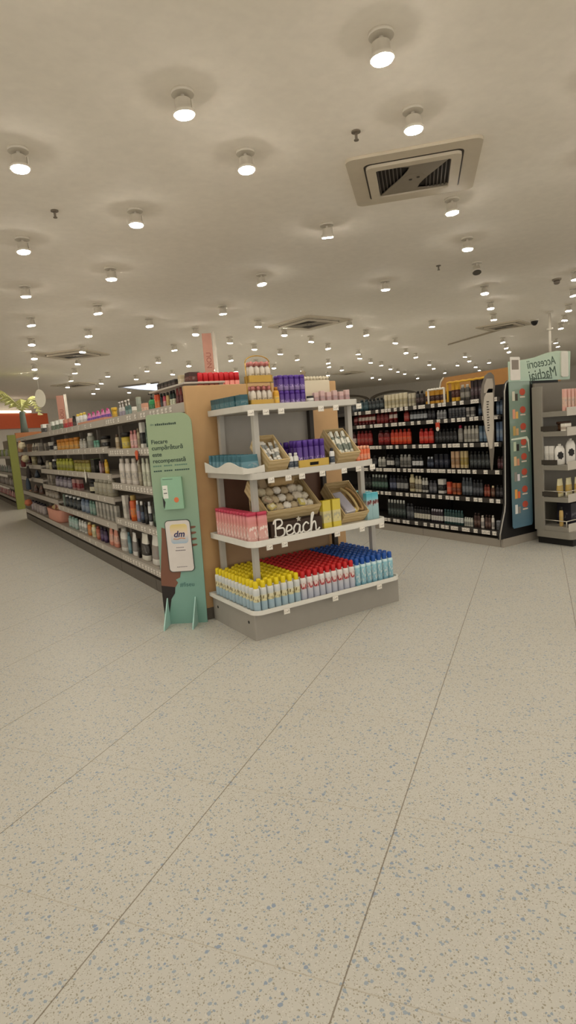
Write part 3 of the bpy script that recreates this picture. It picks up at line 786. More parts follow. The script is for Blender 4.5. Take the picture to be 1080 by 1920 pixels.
# bath puffs and soft bags hung on hooks along the last pale bay
def hung(form, y, z, hx, lab):
    if form == 'puff':
        bm = bmesh.new(); bmesh.ops.create_icosphere(bm, subdivisions=3, radius=.066)
        for v in bm.verts:
            n = v.co.normalized(); v.co = n * .066 * (1 + .12 * math.sin(17 * n.x) * math.sin(15 * n.y) + .10 * math.sin(19 * n.z))
        for f in bm.faces: f.smooth = True
        me = bpy.data.meshes.new('bath_puff'); bm.to_mesh(me); bm.free(); me.materials.append(mat(hx, .8)); o = link('bath_puff', me); top = .062; cat = 'bath puff'
    else:
        o = MB().loft([(-.12, .09, .03), (-.10, .10, .04), (0, .095, .035), (.08, .08, .018), (.10, .075, .01)], 16, 3).obj('hanging_bag', mat(hx, .7)); top = .095; cat = 'bag'
    o.matrix_world = TR(1.638, y, z, -PI / 2)
    MB().tube([(0, 0, top - .01), (0, 0, top + .04), (0, .05, top + .045), (0, .118, top + .04)], .005, 6).obj('hook_strap', mat('a8a298', .4, .4), o)
    tag(o, lab, cat)
for a in (('puff', 12.10, 1.50, 'dccfae', 'cream bath puff hanging highest on the last pale bay'), ('bag', 12.35, 1.50, 'b88a64', 'tan bag hanging highest beside the cream bath puff'), ('puff', 11.90, 1.26, 'c8bc98', 'beige bath puff hanging below the cream one on the last pale bay'),
          ('bag', 12.25, 1.22, '6a2a28', 'maroon bag hanging beside the beige bath puff'), ('bag', 11.75, 1.02, '2a2220', 'black bag hanging under the beige bath puff'), ('bag', 12.00, .80, '3c4856', 'dark blue bag hanging low on the last pale bay'), ('puff', 12.30, .42, 'c87858', 'salmon bath puff hanging lowest on the last pale bay')): hung(*a)

# ---- dark run, facing -X, near end at y = 4.08
blk = mat('1c1a1a', .5); blk2 = mat('26231f', .45); silver = mat('a8a49c', .3, .6); plg = mat('9c9488', .5)
ZR = [.165, .495, .80, 1.09, 1.37, 1.552]
def dark_bay(y0, y1, label):
    t = thing('dark_shelving_bay', label, 'shelving', (5.03, y0, 0)); L = y1 - y0; g = .003
    MB().box(0, .98, g, L - g, 0, .085).obj('plinth', plg, t)
    MB().box(.50, .53, g, L - g, .085, 1.70).obj('back_panel', mat('2c2824', .7), t)
    for k, z in enumerate(ZR):
        x0 = -.02 if k == 0 else .055
        s = MB().box(x0 + .01, .50, g, L - g, z - .02, z).obj('shelf', blk2, t)
        MB().box(x0, x0 + .01, g, L - g, z - .042, z + .004).obj('price_rail', mat('3a3632', .4), s)
    for y in (g, L - g - .025): MB().box(.46, .50, y, y + .025, .085, 1.70).obj('upright', blk, t)
    return t
first_dark = dark_bay(4.115, 5.25, 'dark shelving bay beside the black end panel, holding cream gold cartons')
dark_bay(5.25, 6.4, 'middle dark shelving bay, holding orange red bottles')
dark_bay(6.4, 7.55, 'dark shelving bay mostly hidden behind the endcap display')
EPO = Matrix.Translation((-5.03, 4.095 - 4.115, 0))
prof = [(4.985, .09), (4.99, .15), (5.03, .27), (5.07, .38), (5.083, .46), (5.10, .9), (5.115, 1.40), (5.125, 1.60), (5.15, 1.68), (5.20, 1.715), (5.30, 1.72), (5.95, 1.72), (6.0, 1.70), (6.0, .09)]
ep = MB().prism([(x, z) for x, z in prof], -.015, .015, M=EPO @ Matrix.Rotation(PI / 2, 4, 'X')).obj('end_panel', blk, first_dark)
ep['label'] = 'black end panel with a curved silver edge'
MB().tube([(x - 5.03, -.032, z) for x, z in prof[:12]], .008, 8).obj('silver_edge', silver, ep)
MB().box(0, .97, -.035, -.005, 0, .09).obj('plinth_end', plg, ep)
fill(DARK_RUN, 'dark', 0)
for z, nm, x in zip(ZR, ['bottom', 'fifth', 'fourth', 'third', 'second', 'top'], [5.005, 5.08, 5.08, 5.08, 5.08, 5.08]):
    y = 4.17
    while y < 6.5:
        price_tag(TR(x, y, z - .018, -PI / 2) @ Matrix.Diagonal((1.2, 1, 1.15, 1)), 'white price tag on the %s shelf rail of dark run' % nm, 'price tags on the %s shelf of dark run' % nm)
        y += random.choice((.055, .065, .085, .11, .15))
# amber display trays on the top shelf: white rail over the cartons
for (y0, y1, z, hx, lab) in ((4.90, 5.16, 1.715, 'ece6d8', 'white trim strip over the amber cartons on top of dark run'), (4.30, 4.86, 1.765, 'd8a838', 'yellow wavy trim strip over the plum cartons on top of dark run')):
    t = MB().tube([(5.13, y0 + (y1 - y0) * i / 12, z + .006 * (i % 2)) for i in range(13)], .012, 6).box(5.12, 5.14, y0, y0 + .012, 1.5525, z).box(5.12, 5.14, y1 - .012, y1, 1.5525, z).obj('trim_rail', mat(hx, .5)); tag(t, lab, 'display trim')
# orange header board behind
hb = thing('header_board', 'orange brown rounded header board behind the dark shelving run', 'board', (6.2, 4.2, 0))
MB().prism([(0, 1.69), (1.70, 1.69), (1.76, 1.74), (1.77, 1.80), (1.75, 1.87), (1.70, 1.92), (0, 1.93)], -.03, .03, M=Matrix(((0, 0, 1, 0), (1, 0, 0, 0), (0, 1, 0, 0), (0, 0, 0, 1)))).obj('board_panel', mat('b88448', .5), hb)
MB().tube([(-.03, 1.70, 1.70), (-.03, 1.76, 1.75), (-.03, 1.77, 1.80), (-.03, 1.75, 1.87), (-.03, 1.70, 1.92)], .012, 6).obj('white_edge', mat('e0d4c0', .5), hb)
MB().box(-.03, .03, .1, .14, 0, 1.69).box(-.03, .03, 1.5, 1.54, 0, 1.69).obj('board_post', plg, hb)
t = thing('wobbler_tag', 'red orange tag with white round price hanging on dark run second shelf', 'tag', (5.07, 4.97, 1.29))
MB().prism([(-.03, .05), (-.03, -.02), (0, -.05), (.03, -.02), (.03, .05)], -.002, .002, M=TR(0, 0, 0, -PI / 2, PI / 2)).obj('tag_card', mat('c44a30', .5), t)
MB().loft([(-.001, .024, .024), (.001, .024, .024)], 16, M=TR(-.003, 0, -.025, 0, 0, PI / 2)).obj('white_disc', mat('e8dccc', .5), t)
# leaf-shaped shelf stopper
lf = thing('shelf_stopper', 'tall grey leaf shaped shelf stopper with vertical print on dark run', 'sign', (4.955, 4.13, .82))
def leaf(zs): return [(-w_, z) for w_, e, z in zs] + [(e, z) for w_, e, z in reversed(zs)]
out = [(.015, .005, 0), (.03, .04, .2), (.085, .05, .42), (.12, .055, .62), (.13, .07, .76), (.11, .085, .86), (.06, .07, .95), (.0, .03, .98)]
MB().prism(leaf(out), -.003, .003, M=Matrix.Rotation(PI / 2, 4, 'X')).obj('stopper_card', mat('6e665c', .5), lf)
MB().prism(leaf([(.03, .01, .22), (.085, .04, .42), (.11, .045, .62), (.085, .05, .74), (.02, .045, .82)]), -.0045, .0045, M=Matrix.Rotation(PI / 2, 4, 'X')).obj('pale_field', mat('bdb4a6', .5), lf)
MB().prism(leaf([(.085, .04, .78), (.08, .055, .85), (.04, .045, .92)]), -.0045, .0045, M=Matrix.Rotation(PI / 2, 4, 'X')).obj('pale_tip', mat('a89e90', .5), lf)
for i in range(9): pass
vm = MB()
for i in range(12): vm.box(-.055, -.03 + .012 * ((i * 7) % 3) / 2, -.0055, -.0045, .40 + i * .026, .412 + i * .026)
vm.obj('printed_line', mat('4a443c', .6), lf)
MB().box(.0, .12, -.004, .004, .54, .552).obj('clip_arm', silver, lf)
# ================================================================ ENDCAP DISPLAY
ecm = mat('bdb9b0', .45); ecw = mat('dedbd2', .4); postm = mat('b2aea6', .4)
ec = thing('endcap_display', 'grey tiered endcap display with white rimmed shelves, in front of wood end board', 'display', (2.39, 3.80, 0))
ec_loc = Vector((2.39, 3.80, 0))
def ecobj(mb, name, m, parent=None):
    me = mb.mesh(name); me.materials.append(m)
    me.transform(Matrix.Translation(-ec_loc))
    return link(name, me, parent or ec)
b_ = MB().prism(rounded(1.757, 3.045, 3.475, 4.155, .012, 3), .0, .185); base = ecobj(b_, 'base_plinth', mat('9a958c', .45))
for (x, y) in ((1.756, 3.56), (1.756, 4.06)):
    h_ = MB().loft([(-.002, .011, .011), (.001, .011, .011)], 12, M=TR(x, y, .115, 0, 0, -PI / 2)); ecobj(h_, 'screw_hole', mat('171412', .6), base)
LV = [('base_tray', 1.738, 3.032, 3.425, .186, .204), ('shelf', 1.797, 2.990, 3.500, .628, .66), ('shelf', 1.822, 2.862, 3.445, 1.088, 1.12), ('shelf', 1.872, 2.822, 3.535, 1.538, 1.57)]
for i, (nm, x0, x1, y0, z0, z1) in enumerate(LV):
    s = ecobj(MB().prism(rounded(x0, x1, y0, 4.15, .07, 7, (1, 1, 0, 0)), z0, z1 - .003), nm, ecw if i < 2 else ecm)
    ecobj(MB().ring(rounded(x0 - .004, x1 + .004, y0 - .004, 4.151, .074, 7, (1, 1, 0, 0)), rounded(x0 + .008, x1 - .008, y0 + .008, 4.145, .06, 7, (1, 1, 0, 0)), z0 + .003, z1 + .012), 'rim', ecw if i < 2 else mat('c6c2b9', .4), s)
def post(x0, x1, y0, y1, z0, z1, m=postm):
    b = MB(); hw, hd = .019, .019
    vs = []
    for (x, y, z) in ((x0, y0, z0), (x1, y1, z1)):
        for (dx, dy) in ((-hw, -hd), (hw, -hd), (hw, hd), (-hw, hd)): vs.append(b.bm.verts.new((x + dx, y + dy, z)))
    b.bm.faces.new(vs[:4][::-1]); b.bm.faces.new(vs[4:])
    for i in range(4): b.bm.faces.new((vs[i], vs[(i + 1) % 4], vs[4 + (i + 1) % 4], vs[4 + i]))
    ecobj(b, 'post', m)
SEG = [(.203, .628), (.658, 1.088), (1.118, 1.538)]
for (z0, z1), (xl0, xl1), (xr0, xr1) in zip(SEG, ((1.868, 1.874), (1.901, 1.909), (1.950, 1.960)), ((2.962, 2.966), (2.885, 2.890), (2.798, 2.804))):
    post(xl0, xl1, 3.60, 3.60, z0, z1); post(xr0, xr1, 3.665, 3.665, z0, z1)
    post(xl0 - .016, xl1 - .016, 4.10, 4.10, z0, z1); post(xr0 - .055, xr1 - .055, 4.10, 4.10, z0, z1, mat('3a332c', .5))
ecobj(MB().box(1.95, 2.79, 4.128, 4.140, 1.121, 1.536), 'back_panel', mat('b4afa6', .5))
ecobj(MB().box(1.90, 2.82, 4.128, 4.140, .662, 1.086), 'back_panel', mat('7c5a48', .5))
ecobj(MB().box(1.86, 2.87, 4.128, 4.140, .207, .626), 'back_panel', mat('a98a68', .5))
# price tag holders on the endcap
ET = [(3, 1.895, 3.527, 1.535), (3, 2.01, 3.527, 1.535), (3, 2.13, 3.527, 1.535), (3, 2.46, 3.527, 1.535), (3, 2.59, 3.527, 1.535), (3, 2.80, 3.527, 1.535),
      (2, 1.955, 3.437, 1.085), (2, 2.09, 3.437, 1.085), (2, 2.20, 3.437, 1.085), (2, 2.37, 3.437, 1.085), (2, 2.56, 3.437, 1.085), (2, 2.69, 3.437, 1.085), (2, 2.82, 3.437, 1.085),
      (1, 1.93, 3.492, .628), (1, 2.05, 3.492, .628), (1, 2.50, 3.492, .628), (1, 2.73, 3.492, .628), (1, 2.92, 3.492, .628),
      (0, 1.98, 3.417, .183), (0, 2.39, 3.417, .183), (0, 2.80, 3.417, .183)]
for k, x, y, z in ET:
    nm = ('base tray', 'lower shelf', 'middle shelf', 'top shelf')[k]
    t = thing('price_holder', 'clear white price holder clipped to the endcap ' + nm, 'price tag', (x, y, z), 0, 'price holders on the endcap ' + nm)
    MB().box(-.024, .024, -.004, 0, -.028, .012, bev=.001).obj('holder_clip', mat('d9d4ca', .3), t)
    MB().box(-.019, .019, -.006, -.004, -.022, .004).obj('paper_slip', tagmat(), t)

# ---- spray cans on the base tray
def can_proto(name, bodym, capm):
    o = MB().loft([(0, .0225, .0225), (.004, .0245, .0245), (.142, .0245, .0245), (.152, .0225, .0225), (.158, .0165, .0165)], 16).obj(name, bodym)
    MB().loft([(.156, .0165, .0165), (.160, .0178, .0178), (.192, .0172, .0172), (.202, .0150, .0150), (.205, .011, .011)], 16).obj('cap', capm, o)
    return o
YB = banded('yellowcan', [(0, 'a9bfc9'), (.40, '9fb8c6'), (.44, 'd8cfa0'), (.66, 'd6d0b0'), (.72, 'c4c8c6'), (1, 'd4d4d0')], .35, '6a5a2c', 7, (.42, .66))
RB = banded('redcan', [(0, 'b4b8c8'), (.45, 'c2c4cc'), (.58, 'd6b8b4'), (.64, 'd8c4be'), (.80, 'd4ccc8'), (1, 'e0dcd8')], .35, 'a81c24', 5, (.50, .78))
BB = banded('bluecan', [(0, '6a9cb0'), (.12, '86b4c4'), (.55, '8cb8c4'), (.85, '8fc0cc'), (.90, 'c4dde0'), (1, 'c8dfe2')], .35, 'c8d4d4', 6, (.15, .8))
pitch = .0535; x_first = 1.790
rows = 12
CANS = [('yellow', 7, YB, 'e0c818', 'yellow capped spray can in the block on the base tray by the totem'), ('red', 9, RB, 'c01f22', 'red capped spray can in the middle block on the endcap base tray'), ('blue', 7, BB, '1d4f9e', 'blue capped spray can in the block on the base tray under the teal cartons')]
cx = x_first
for nm, n, bm_, ch, lab in CANS:
    p = can_proto('spray_can', bm_, mat(ch, .35)); tag(p, lab, 'spray can', nm + ' capped spray cans on the base tray'); first = True
    for i in range(n):
        for j in range(rows):
            x = cx + i * pitch + random.uniform(-.0012, .0012); y = 3.478 + j * .0545 + random.uniform(-.0012, .0012)
            if any(abs(x - px) < .044 and abs(y - py) < .044 for px, py in ((1.871, 3.600), (2.964, 3.665), (1.855, 4.10), (2.909, 4.10))): continue
            M = TR(x, y, .2045, random.uniform(-.5, .5))
            if first: p.matrix_world = M; first = False
            else: dup(p, M)
    cx += n * pitch

# ---- lower shelf (z = .66)
Z1 = .6575
PKB = banded('pinkpack', [(0, 'd8a8a0'), (.3, 'dcaaa2'), (.55, 'd89890'), (.72, 'd48884'), (.9, 'd88c8c'), (1, 'd0707c')], .4, 'f0dcd4', 5, (.15, .6))
pk = MB().loft([(0, .0345, .019), (.004, .036, .0205), (.15, .0355, .020), (.184, .0345, .019)], 20, 5).obj('cosmetic_pack', PKB)
MB().loft([(.183, .036, .0205), (.200, .036, .0205), (.205, .0345, .019)], 20, 5).obj('lid', mat('c8405c', .4), pk)
tag(pk, 'pink pack with rose lid in the row on the lower endcap shelf', 'pack', 'pink packs on the lower endcap shelf')
pk.matrix_world = TR(1.917, 3.545, Z1)
for j in range(11): dup(pk, TR(1.8455, 3.563 + j * .0485, Z1))
# wooden crates
crate_m = bpy.data.materials.new('pine_wood'); crate_m.use_nodes = True
_nt = crate_m.node_tree; _b = _nt.nodes['Principled BSDF']; _b.inputs['Roughness'].default_value = .6
_tc = _nt.nodes.new('ShaderNodeTexCoord'); _w = _nt.nodes.new('ShaderNodeTexWave'); _w.inputs['Scale'].default_value = 9; _w.inputs['Distortion'].default_value = 3.5; _w.bands_direction = 'Z'
_nt.links.new(_tc.outputs['Object'], _w.inputs['Vector'])
_cr = _nt.nodes.new('ShaderNodeValToRGB'); _cr.color_ramp.elements[0].color = lin('bfa678'); _cr.color_ramp.elements[1].color = lin('d4be92')
_nt.links.new(_w.outputs['Fac'], _cr.inputs['Fac']); _nt.links.new(_cr.outputs['Color'], _b.inputs['Base Color'])
def crate(label, x0, x1, y, z, L, hb, th, prop=True):
    """open wooden box tipped forward on its lower front edge; returns its matrix (x along width, y up the slope, z out of the opening)"""
    w_ = x1 - x0
    M = Matrix.Translation((x0, y, z)) @ Matrix.Rotation(th, 4, 'X')
    t = thing('wooden_crate', label, 'crate'); t.matrix_world = M
    k = .009
    MB().box(0, w_, 0, L, 0, k, bev=.001).obj('bottom_board', crate_m, t)
    MB().box(0, w_, 0, k, k, hb, bev=.001).obj('front_board', crate_m, t)
    MB().box(0, w_, L - k, L, k, hb, bev=.001).obj('rear_board', crate_m, t)
    MB().box(0, k, k, L - k, k, hb, bev=.001).obj('side_board', crate_m, t)
    MB().box(w_ - k, w_, k, L - k, k, hb, bev=.001).obj('side_board', crate_m, t)
    if prop:
        Mi = M.inverted()
        yb = y + L * math.cos(th) * .9; zt = z + L * math.sin(th) * .9
        MB().box(x0 + .02, x1 - .02, yb - .012, yb, z + .0005, zt - .012, M=Mi).obj('rear_prop', crate_m, t)
    return M
cream = ['e2dac6', 'd4c8aa', 'ccba98', 'ece6da', 'c4b292', 'dcd2c0']
def blob(name, M, r, hx, lab, group, cat, flat=1.0, seed=0):
    rnd = random.Random(seed); bm = bmesh.new()
    bmesh.ops.create_icosphere(bm, subdivisions=3, radius=r)
    ph = [rnd.uniform(0, 6) for _ in range(6)]
    for v in bm.verts:
        n = v.co.normalized()
        k = 1 + .16 * math.sin(9 * n.x + ph[0]) * math.sin(8 * n.y + ph[1]) + .10 * math.sin(15 * n.z + ph[2]) * math.sin(13 * n.x + ph[3])
        v.co = n * r * k; v.co.z *= flat
    for f in bm.faces: f.smooth = True
    me = bpy.data.meshes.new(name); bm.to_mesh(me); bm.free(); me.materials.append(mat(hx, .85))
    o = link(name, me); o.matrix_world = M
    return tag(o, lab, cat, group)
# big sponge crate raised on a dark block, with the lettered board before it
pd = MB().box(1.985, 2.415, 3.615, 3.90, Z1, .765, bev=.003).obj('display_block', mat('3a2c22', .7)); tag(pd, 'dark brown block carrying the big sponge crate on the lower endcap shelf', 'display block')
M3 = crate('largest pine crate, full of natural sponges, tipped above the lettered board', 1.975, 2.425, 3.615, .768, .34, .10, R(38))
k = 0
for r_ in range(3):
    for c_ in range(6):
        k += 1
        rr = .031 + .008 * ((k * 7) % 3) / 2
        blob('sponge', M3 @ TR(.062 + c_ * .065, .060 + r_ * .082, .066 + .012 * (k % 2), k), rr, cream[k % 6], 'knobbly cream bath sponge among those heaped in the biggest pine crate', 'bath sponges in the big crate', 'sponge', .85, k)
for i, (lx, ly, hx, lab) in enumerate(((.055, .045, 'c8b878', 'small cream soap block with tag at one corner of the sponge crate'), (.30, .05, 'd0c070', 'small yellow soap block on the sponges near the lower crate lip'), (.06, .11, 'c0a890', 'pinkish soap block on the sponges beside the crate side'))):
    o = MB().box(-.030, .030, -.022, .022, 0, .018, bev=.003).obj('soap_block', mat(hx, .5)); o.matrix_world = M3 @ TR(lx, ly, .096, .4 + i, .15); tag(o, lab, 'soap')
    MB().box(-.018, .018, -.012, .012, .018, .0195).obj('paper_tag', mat('e4dcc0', .5), o)
o = MB().loft([(-.1, .030, .030), (-.085, .036, .034), (-.06, .031, .032), (-.03, .037, .035), (0, .031, .031), (.03, .037, .035), (.06, .031, .032), (.085, .036, .034), (.1, .030, .030)], 18).obj('loofah', mat('b59a70', .9)); o.matrix_world = M3 @ TR(.24, .27, .125, 0, 0, PI / 2); tag(o, 'wavy tan loofah roll lying at the upper rear of sponge crate', 'loofah')
o = MB().prism([(-.03, -.06), (.03, -.055), (.036, .0), (.012, .06), (-.03, .05)], -.012, .012).obj('pumice_block', mat('a89478', .85)); o.matrix_world = M3 @ TR(.10, .28, .088, .2, R(60)); tag(o, 'upright angular tan pumice block at the rear of sponge crate', 'pumice')
# lettered board
bb = thing('lettered_board', 'dark brown board with white script word Beach and a star', 'sign', (2.20, 3.556, Z1), 0)
MB().box(-.215, .215, -.008, .008, 0, .105, bev=.002).obj('board_panel', mat('3b2b20', .7), bb)
wl = mat('e9e6de', .5)
def stroke(pts, sub=7):
    out = []
    P = [Vector(p) for p in pts]
    for i in range(len(P) - 1):
        a, b, c, d = P[max(i - 1, 0)], P[i], P[i + 1], P[min(i + 2, len(P) - 1)]
        for q in range(sub):
            t = q / sub
            out.append(.5 * ((2 * b) + (c - a) * t + (2 * a - 5 * b + 4 * c - d) * t * t + (-a + 3 * b - 3 * c + d) * t ** 3))
    out.append(P[-1]); return out
LET = {
 'B': [[(0, .02), (.01, .55), (.04, 1.0)], [(-.08, .8), (.02, 1.02), (.3, 1.0), (.34, .72), (.08, .52), (.40, .48), (.42, .12), (.18, -.02), (-.05, .08)]],
 'e': [[(.0, .22), (.26, .34), (.24, .56), (.08, .58), (0, .3), (.06, .04), (.24, .02), (.40, .16)]],
 'a': [[(.32, .5), (.14, .6), (0, .32), (.08, .02), (.24, .10), (.32, .5), (.30, .12), (.38, .02), (.48, .14)]],
 'c': [[(.30, .48), (.18, .6), (.02, .40), (.04, .08), (.2, .0), (.38, .14)]],
 'h': [[(.02, .0), (.10, .6), (.22, 1.08), (.12, 1.0), (.04, .3), (.02, .0), (.12, .44), (.26, .56), (.30, .3), (.30, .04), (.40, .02), (.5, .14)]]}
ox = -.185
for ch, adv in (('B', .088), ('e', .062), ('a', .077), ('c', .062), ('h', .08)):
    lm = MB()
    for st in LET[ch]: lm.tube([(ox + p[0] * .165, -.014, .008 + p[1] * .118) for p in stroke([(a, b, 0) for a, b in st])], .0062, 8)
    lm.obj('letter', wl, bb)
    ox += adv
st_ = []
for i in range(10):
    a = PI / 2 + i * PI / 5; r_ = .022 if i % 2 == 0 else .010
    st_.append((.01 + r_ * math.cos(a), .112 + r_ * math.sin(a)))
MB().prism(st_, -.003, .003, M=TR(0, -.016, 0) @ Matrix.Rotation(PI / 2, 4, 'X')).obj('star', mat('b9b2a4', .6), bb)
# yellow cartons
for i, (x, lab) in enumerate(((2.474, 'yellow carton with white print standing next to the lettered board'), (2.562, 'yellow carton with white print standing next to the brush crate'))):
    M = TR(x, 3.585, Z1, .05)
    o = put('box', .074, .045, .205, 'd8c44a', 'dcc430', 'd4c890', M, lab)
    if i == 0:
        pass
# brush crate
M4 = crate('pine crate of bath brushes tipped forward beside the teal cartons', 2.628, 2.862, 3.625, Z1 + .001, .33, .105, R(44))
o = MB().box(-.045, .045, -.11, .10, 0, .045, bev=.012).obj('pumice_mitt', mat('a8a4ae', .85)); o.matrix_world = M4 @ TR(.068, .135, .060, R(6), R(-3)); tag(o, 'lavender grey bath mitt block lying in the brush crate', 'bath mitt')
MB().box(-.046, .046, -.1112, -.085, -.0005, .040, bev=.003).obj('pale_band', mat('d8d6dc', .6), o)
for i, (lx, lab) in enumerate(((.145, 'looped cream bath strap next to the grey mitt in the crate'), (.192, 'looped tan bath strap against the brush crate side'))):
    o = MB().tube(stroke([(0, .12, .0), (.012, .05, .02), (.016, -.04, .02), (.004, -.115, .012), (-.016, -.10, .0), (-.008, -.02, -.012), (-.006, .08, -.015)], 6), .0105, 8).obj('bath_strap', mat('c8b07c' if i == 0 else 'a8875a', .8)); o.matrix_world = M4 @ TR(lx, .16, .075, R(4)); tag(o, lab, 'bath strap')
o = MB().loft([(0, .030, .022), (.012, .032, .024), (.02, .026, .018)], 14).obj('bath_brush', mat('d4b85c', .6)); o.matrix_world = M4 @ TR(.135, .05, .07); tag(o, 'round yellow bath brush head at the brush crate lip', 'brush')
MB().loft([(-.02, .026, .018), (0, .027, .019)], 14).obj('bristles', mat('c0b090', .9), o)
# teal cartons
for i, (x, y, lab) in enumerate(((2.935, 3.60, 'teal carton with red brown print next to the brush crate'), (3.003 - .06 + .035, 3.60, ''))):
    pass
TE = banded('tealcarton', [(0, '8fb0b4'), (.55, '9cbcc0'), (.62, 'b8a8a0'), (.78, '7cc0cc'), (.9, '58b4c4'), (1, '4aa8ba')], .4, '6a3030', 4, (.5, .74))
for i, (x, y, rz, lab) in enumerate(((2.893, 3.603, .03, 'teal carton closest to the brush crate on the lower endcap shelf'), (2.947, 3.600, -.05, 'teal carton at the outer end of the lower endcap shelf'))):
    o = MB().box(-.030, .030, -.020, .020, 0, .205, bev=.002).obj('carton', TE); o.matrix_world = TR(x, y, Z1, rz); tag(o, lab, 'carton')
    MB().box(-.029, .029, -.019, .019, .2045, .2075, bev=.0008).obj('top_flap', mat('6cc0cc', .4), o)
for j in range(3):
    o = MB().box(-.030, .030, -.020, .020, 0, .205, bev=.002).obj('carton', TE); o.matrix_world = TR(2.945, 3.685 + j * .06, Z1); tag(o, 'teal carton queued behind the front pair on the lower endcap shelf', 'carton', 'teal cartons queued behind the front pair')
    MB().box(-.029, .029, -.019, .019, .2045, .2075, bev=.0008).obj('top_flap', mat('6cc0cc', .4), o)

# ---- middle shelf (z = 1.12)
Z2 = 1.1175
tr_ = thing('wavy_tray', 'white cardboard tray with a wavy front edge holding the dark teal packs', 'tray', (1.85, 3.775, 1.1325))
side = [(-.30, 0), (.30, 0), (.30, .075)] + [(.30 - .60 * i / 20, .052 + .018 * math.cos(3 * PI * i / 20) + .012 * (i / 20)) for i in range(1, 21)]
MB().prism([(a, b) for a, b in side], -.003, .003, M=TR(-.078, 0, 0) @ Matrix(((0, 0, 1, 0), (1, 0, 0, 0), (0, 1, 0, 0), (0, 0, 0, 1)))).obj('wavy_side', mat('d4d0c6', .6), tr_)
MB().prism([(-.078, 0), (.085, 0), (.085, .05), (.02, .036), (-.04, .034), (-.078, .045)], -.003, .003, M=TR(0, -.30, 0) @ Matrix.Rotation(PI / 2, 4, 'X')).obj('front_side', mat('d4d0c6', .6), tr_)
MB().box(-.078, .085, -.30, .30, .0, .004).obj('tray_floor', mat('cbc6ba', .6), tr_)
for j in range(9):
    for i in range(1):
        put('pouch', .13, .058, .118, '2b5e6a', '2b5e6a', '58828e', TR(1.848, 3.515 + j * .064, 1.137, 0), 'dark teal pack with pale panel in the wavy white tray', 'dark teal packs in the wavy tray', 'soft_pack', 'pack')
M1 = crate('small pine crate of white tubes beside the dark teal packs', 1.988, 2.152, 3.555, Z2 + .001, .27, .105, R(40))
for i in range(10):
    put('tube', .030, .024, .115, 'dcd8ce', 'e8e6e0', '8a8c88', M1 @ TR(.026 + (i % 5) * .028, .030 + (i // 5) * .085, .045 + .014 * (i % 2), .3 * math.sin(i * 2), -PI / 2 + .25), 'small white tube lying in the small pine crate by the teal packs', 'white tubes in the crate by the teal packs')
M2 = crate('small pine crate of slim white sachets beside the orange cans', 2.578, 2.762, 3.555, Z2 + .001, .27, .105, R(42))
for i in range(12):
    put('tube', .026, .018, .15, 'd8d6c8', '9aa08c', '6c7468', M2 @ TR(.024 + (i % 6) * .027, .022 + (i // 6) * .075, .035 + .012 * (i % 2), .1 * math.sin(i * 3), -PI / 2 + .45), 'slim white sachet tube in the pine crate beside the orange cans', 'white sachets in the crate by the orange cans')
for i, (x, lab) in enumerate(((2.178, 'white lotion bottle with black print touching the small pine crate'), (2.222, 'white lotion bottle with black print next to the purple cans'), (2.532, 'white lotion bottle with black cap between purple cans and the crate'))):
    put('bottle', .040, .030, .118 if i < 2 else .125, 'd9d8d4', '2a2a30' if i == 2 else 'd4d2cc', '3a4450', TR(x - .002, 3.53, Z2), lab)
ht = thing('handle_tray', 'shallow yellow wood tray with a dark hand slot under the purple cans', 'tray', (2.355, 3.59, Z2))
m = MB(); 
for (x0, x1, z0, z1) in ((-.125, -.038, 0, .062), (.038, .125, 0, .062), (-.038, .038, 0, .020), (-.038, .038, .042, .062)): m.box(x0, x1, -.088, -.080, z0, z1)
m.obj('front_board', mat('c8a850', .6), ht)
MB().box(-.125, .125, -.08, .08, 0, .008).obj('tray_floor', mat('b8984a', .6), ht)
MB().box(-.125, -.117, -.08, .08, .008, .062).obj('side_board', mat('b8984a', .6), ht); MB().box(.117, .125, -.08, .08, .008, .062).obj('side_board', mat('b8984a', .6), ht)
MB().box(-.036, .036, -.0795, -.0775, .019, .043).obj('hand_slot', mat('15100a', .8), ht)
PB = banded('purplecan', [(0, '7a6498'), (.35, '8a76a8'), (.42, '5c3f8c'), (1, '4e2f84')], .35, 'b8a8d0', 6, (.30, .52))
def pcan(name, h, r):
    o = MB().loft([(0, r * .94, r * .94), (.004, r, r), (h * .72, r, r), (h * .75, r * .96, r * .96)], 16).obj(name, PB)
    MB().loft([(h * .745, r * .97, r * .97), (h - .008, r * .95, r * .95), (h, r * .85, r * .85)], 16).obj('cap', mat('543490', .35), o)
    return o
pp_ = pcan('spray_can', .19, .0215); tag(pp_, 'purple spray can standing in the yellow wood handle tray', 'spray can', 'purple cans in the handle tray'); first = True
for j in range(3):
    for i in range(5):
        M = TR(2.26 + i * .0475, 3.54 + j * .046, Z2 + .0085, i)
        if first: pp_.matrix_world = M; first = False
        else: dup(pp_, M)
for i in range(4):
    dup(pp_, TR(2.205 + i * .06, 3.72, Z2 + .0005, i), 'dark purple spray can queued behind the handle tray', 'purple cans behind the handle tray')
oc = None
for j in range(3):
    for i in range(4):
        put('can', .031, .031, .115, 'd8683c', 'e8a888', 'e49470', TR(2.782 + i * .0325 - .012, 3.535 + j * .036, Z2, i), 'small orange can with pale cap at the middle endcap shelf end', 'small orange cans on the middle endcap shelf')

# ---- top shelf (z = 1.57)
Z3 = 1.5675
for j in range(6):
    put('box', .060, .075, .088, '24505a', '1d444e', '3c6a74', TR(1.918, 3.70 + j * .078, Z3, 0) if j else TR(1.918, 3.66, Z3, 0) if False else TR(1.918, 3.68 + j * .078, Z3, 0), 'dark teal carton in the row along the top endcap shelf edge', 'dark teal cartons on the top endcap shelf')
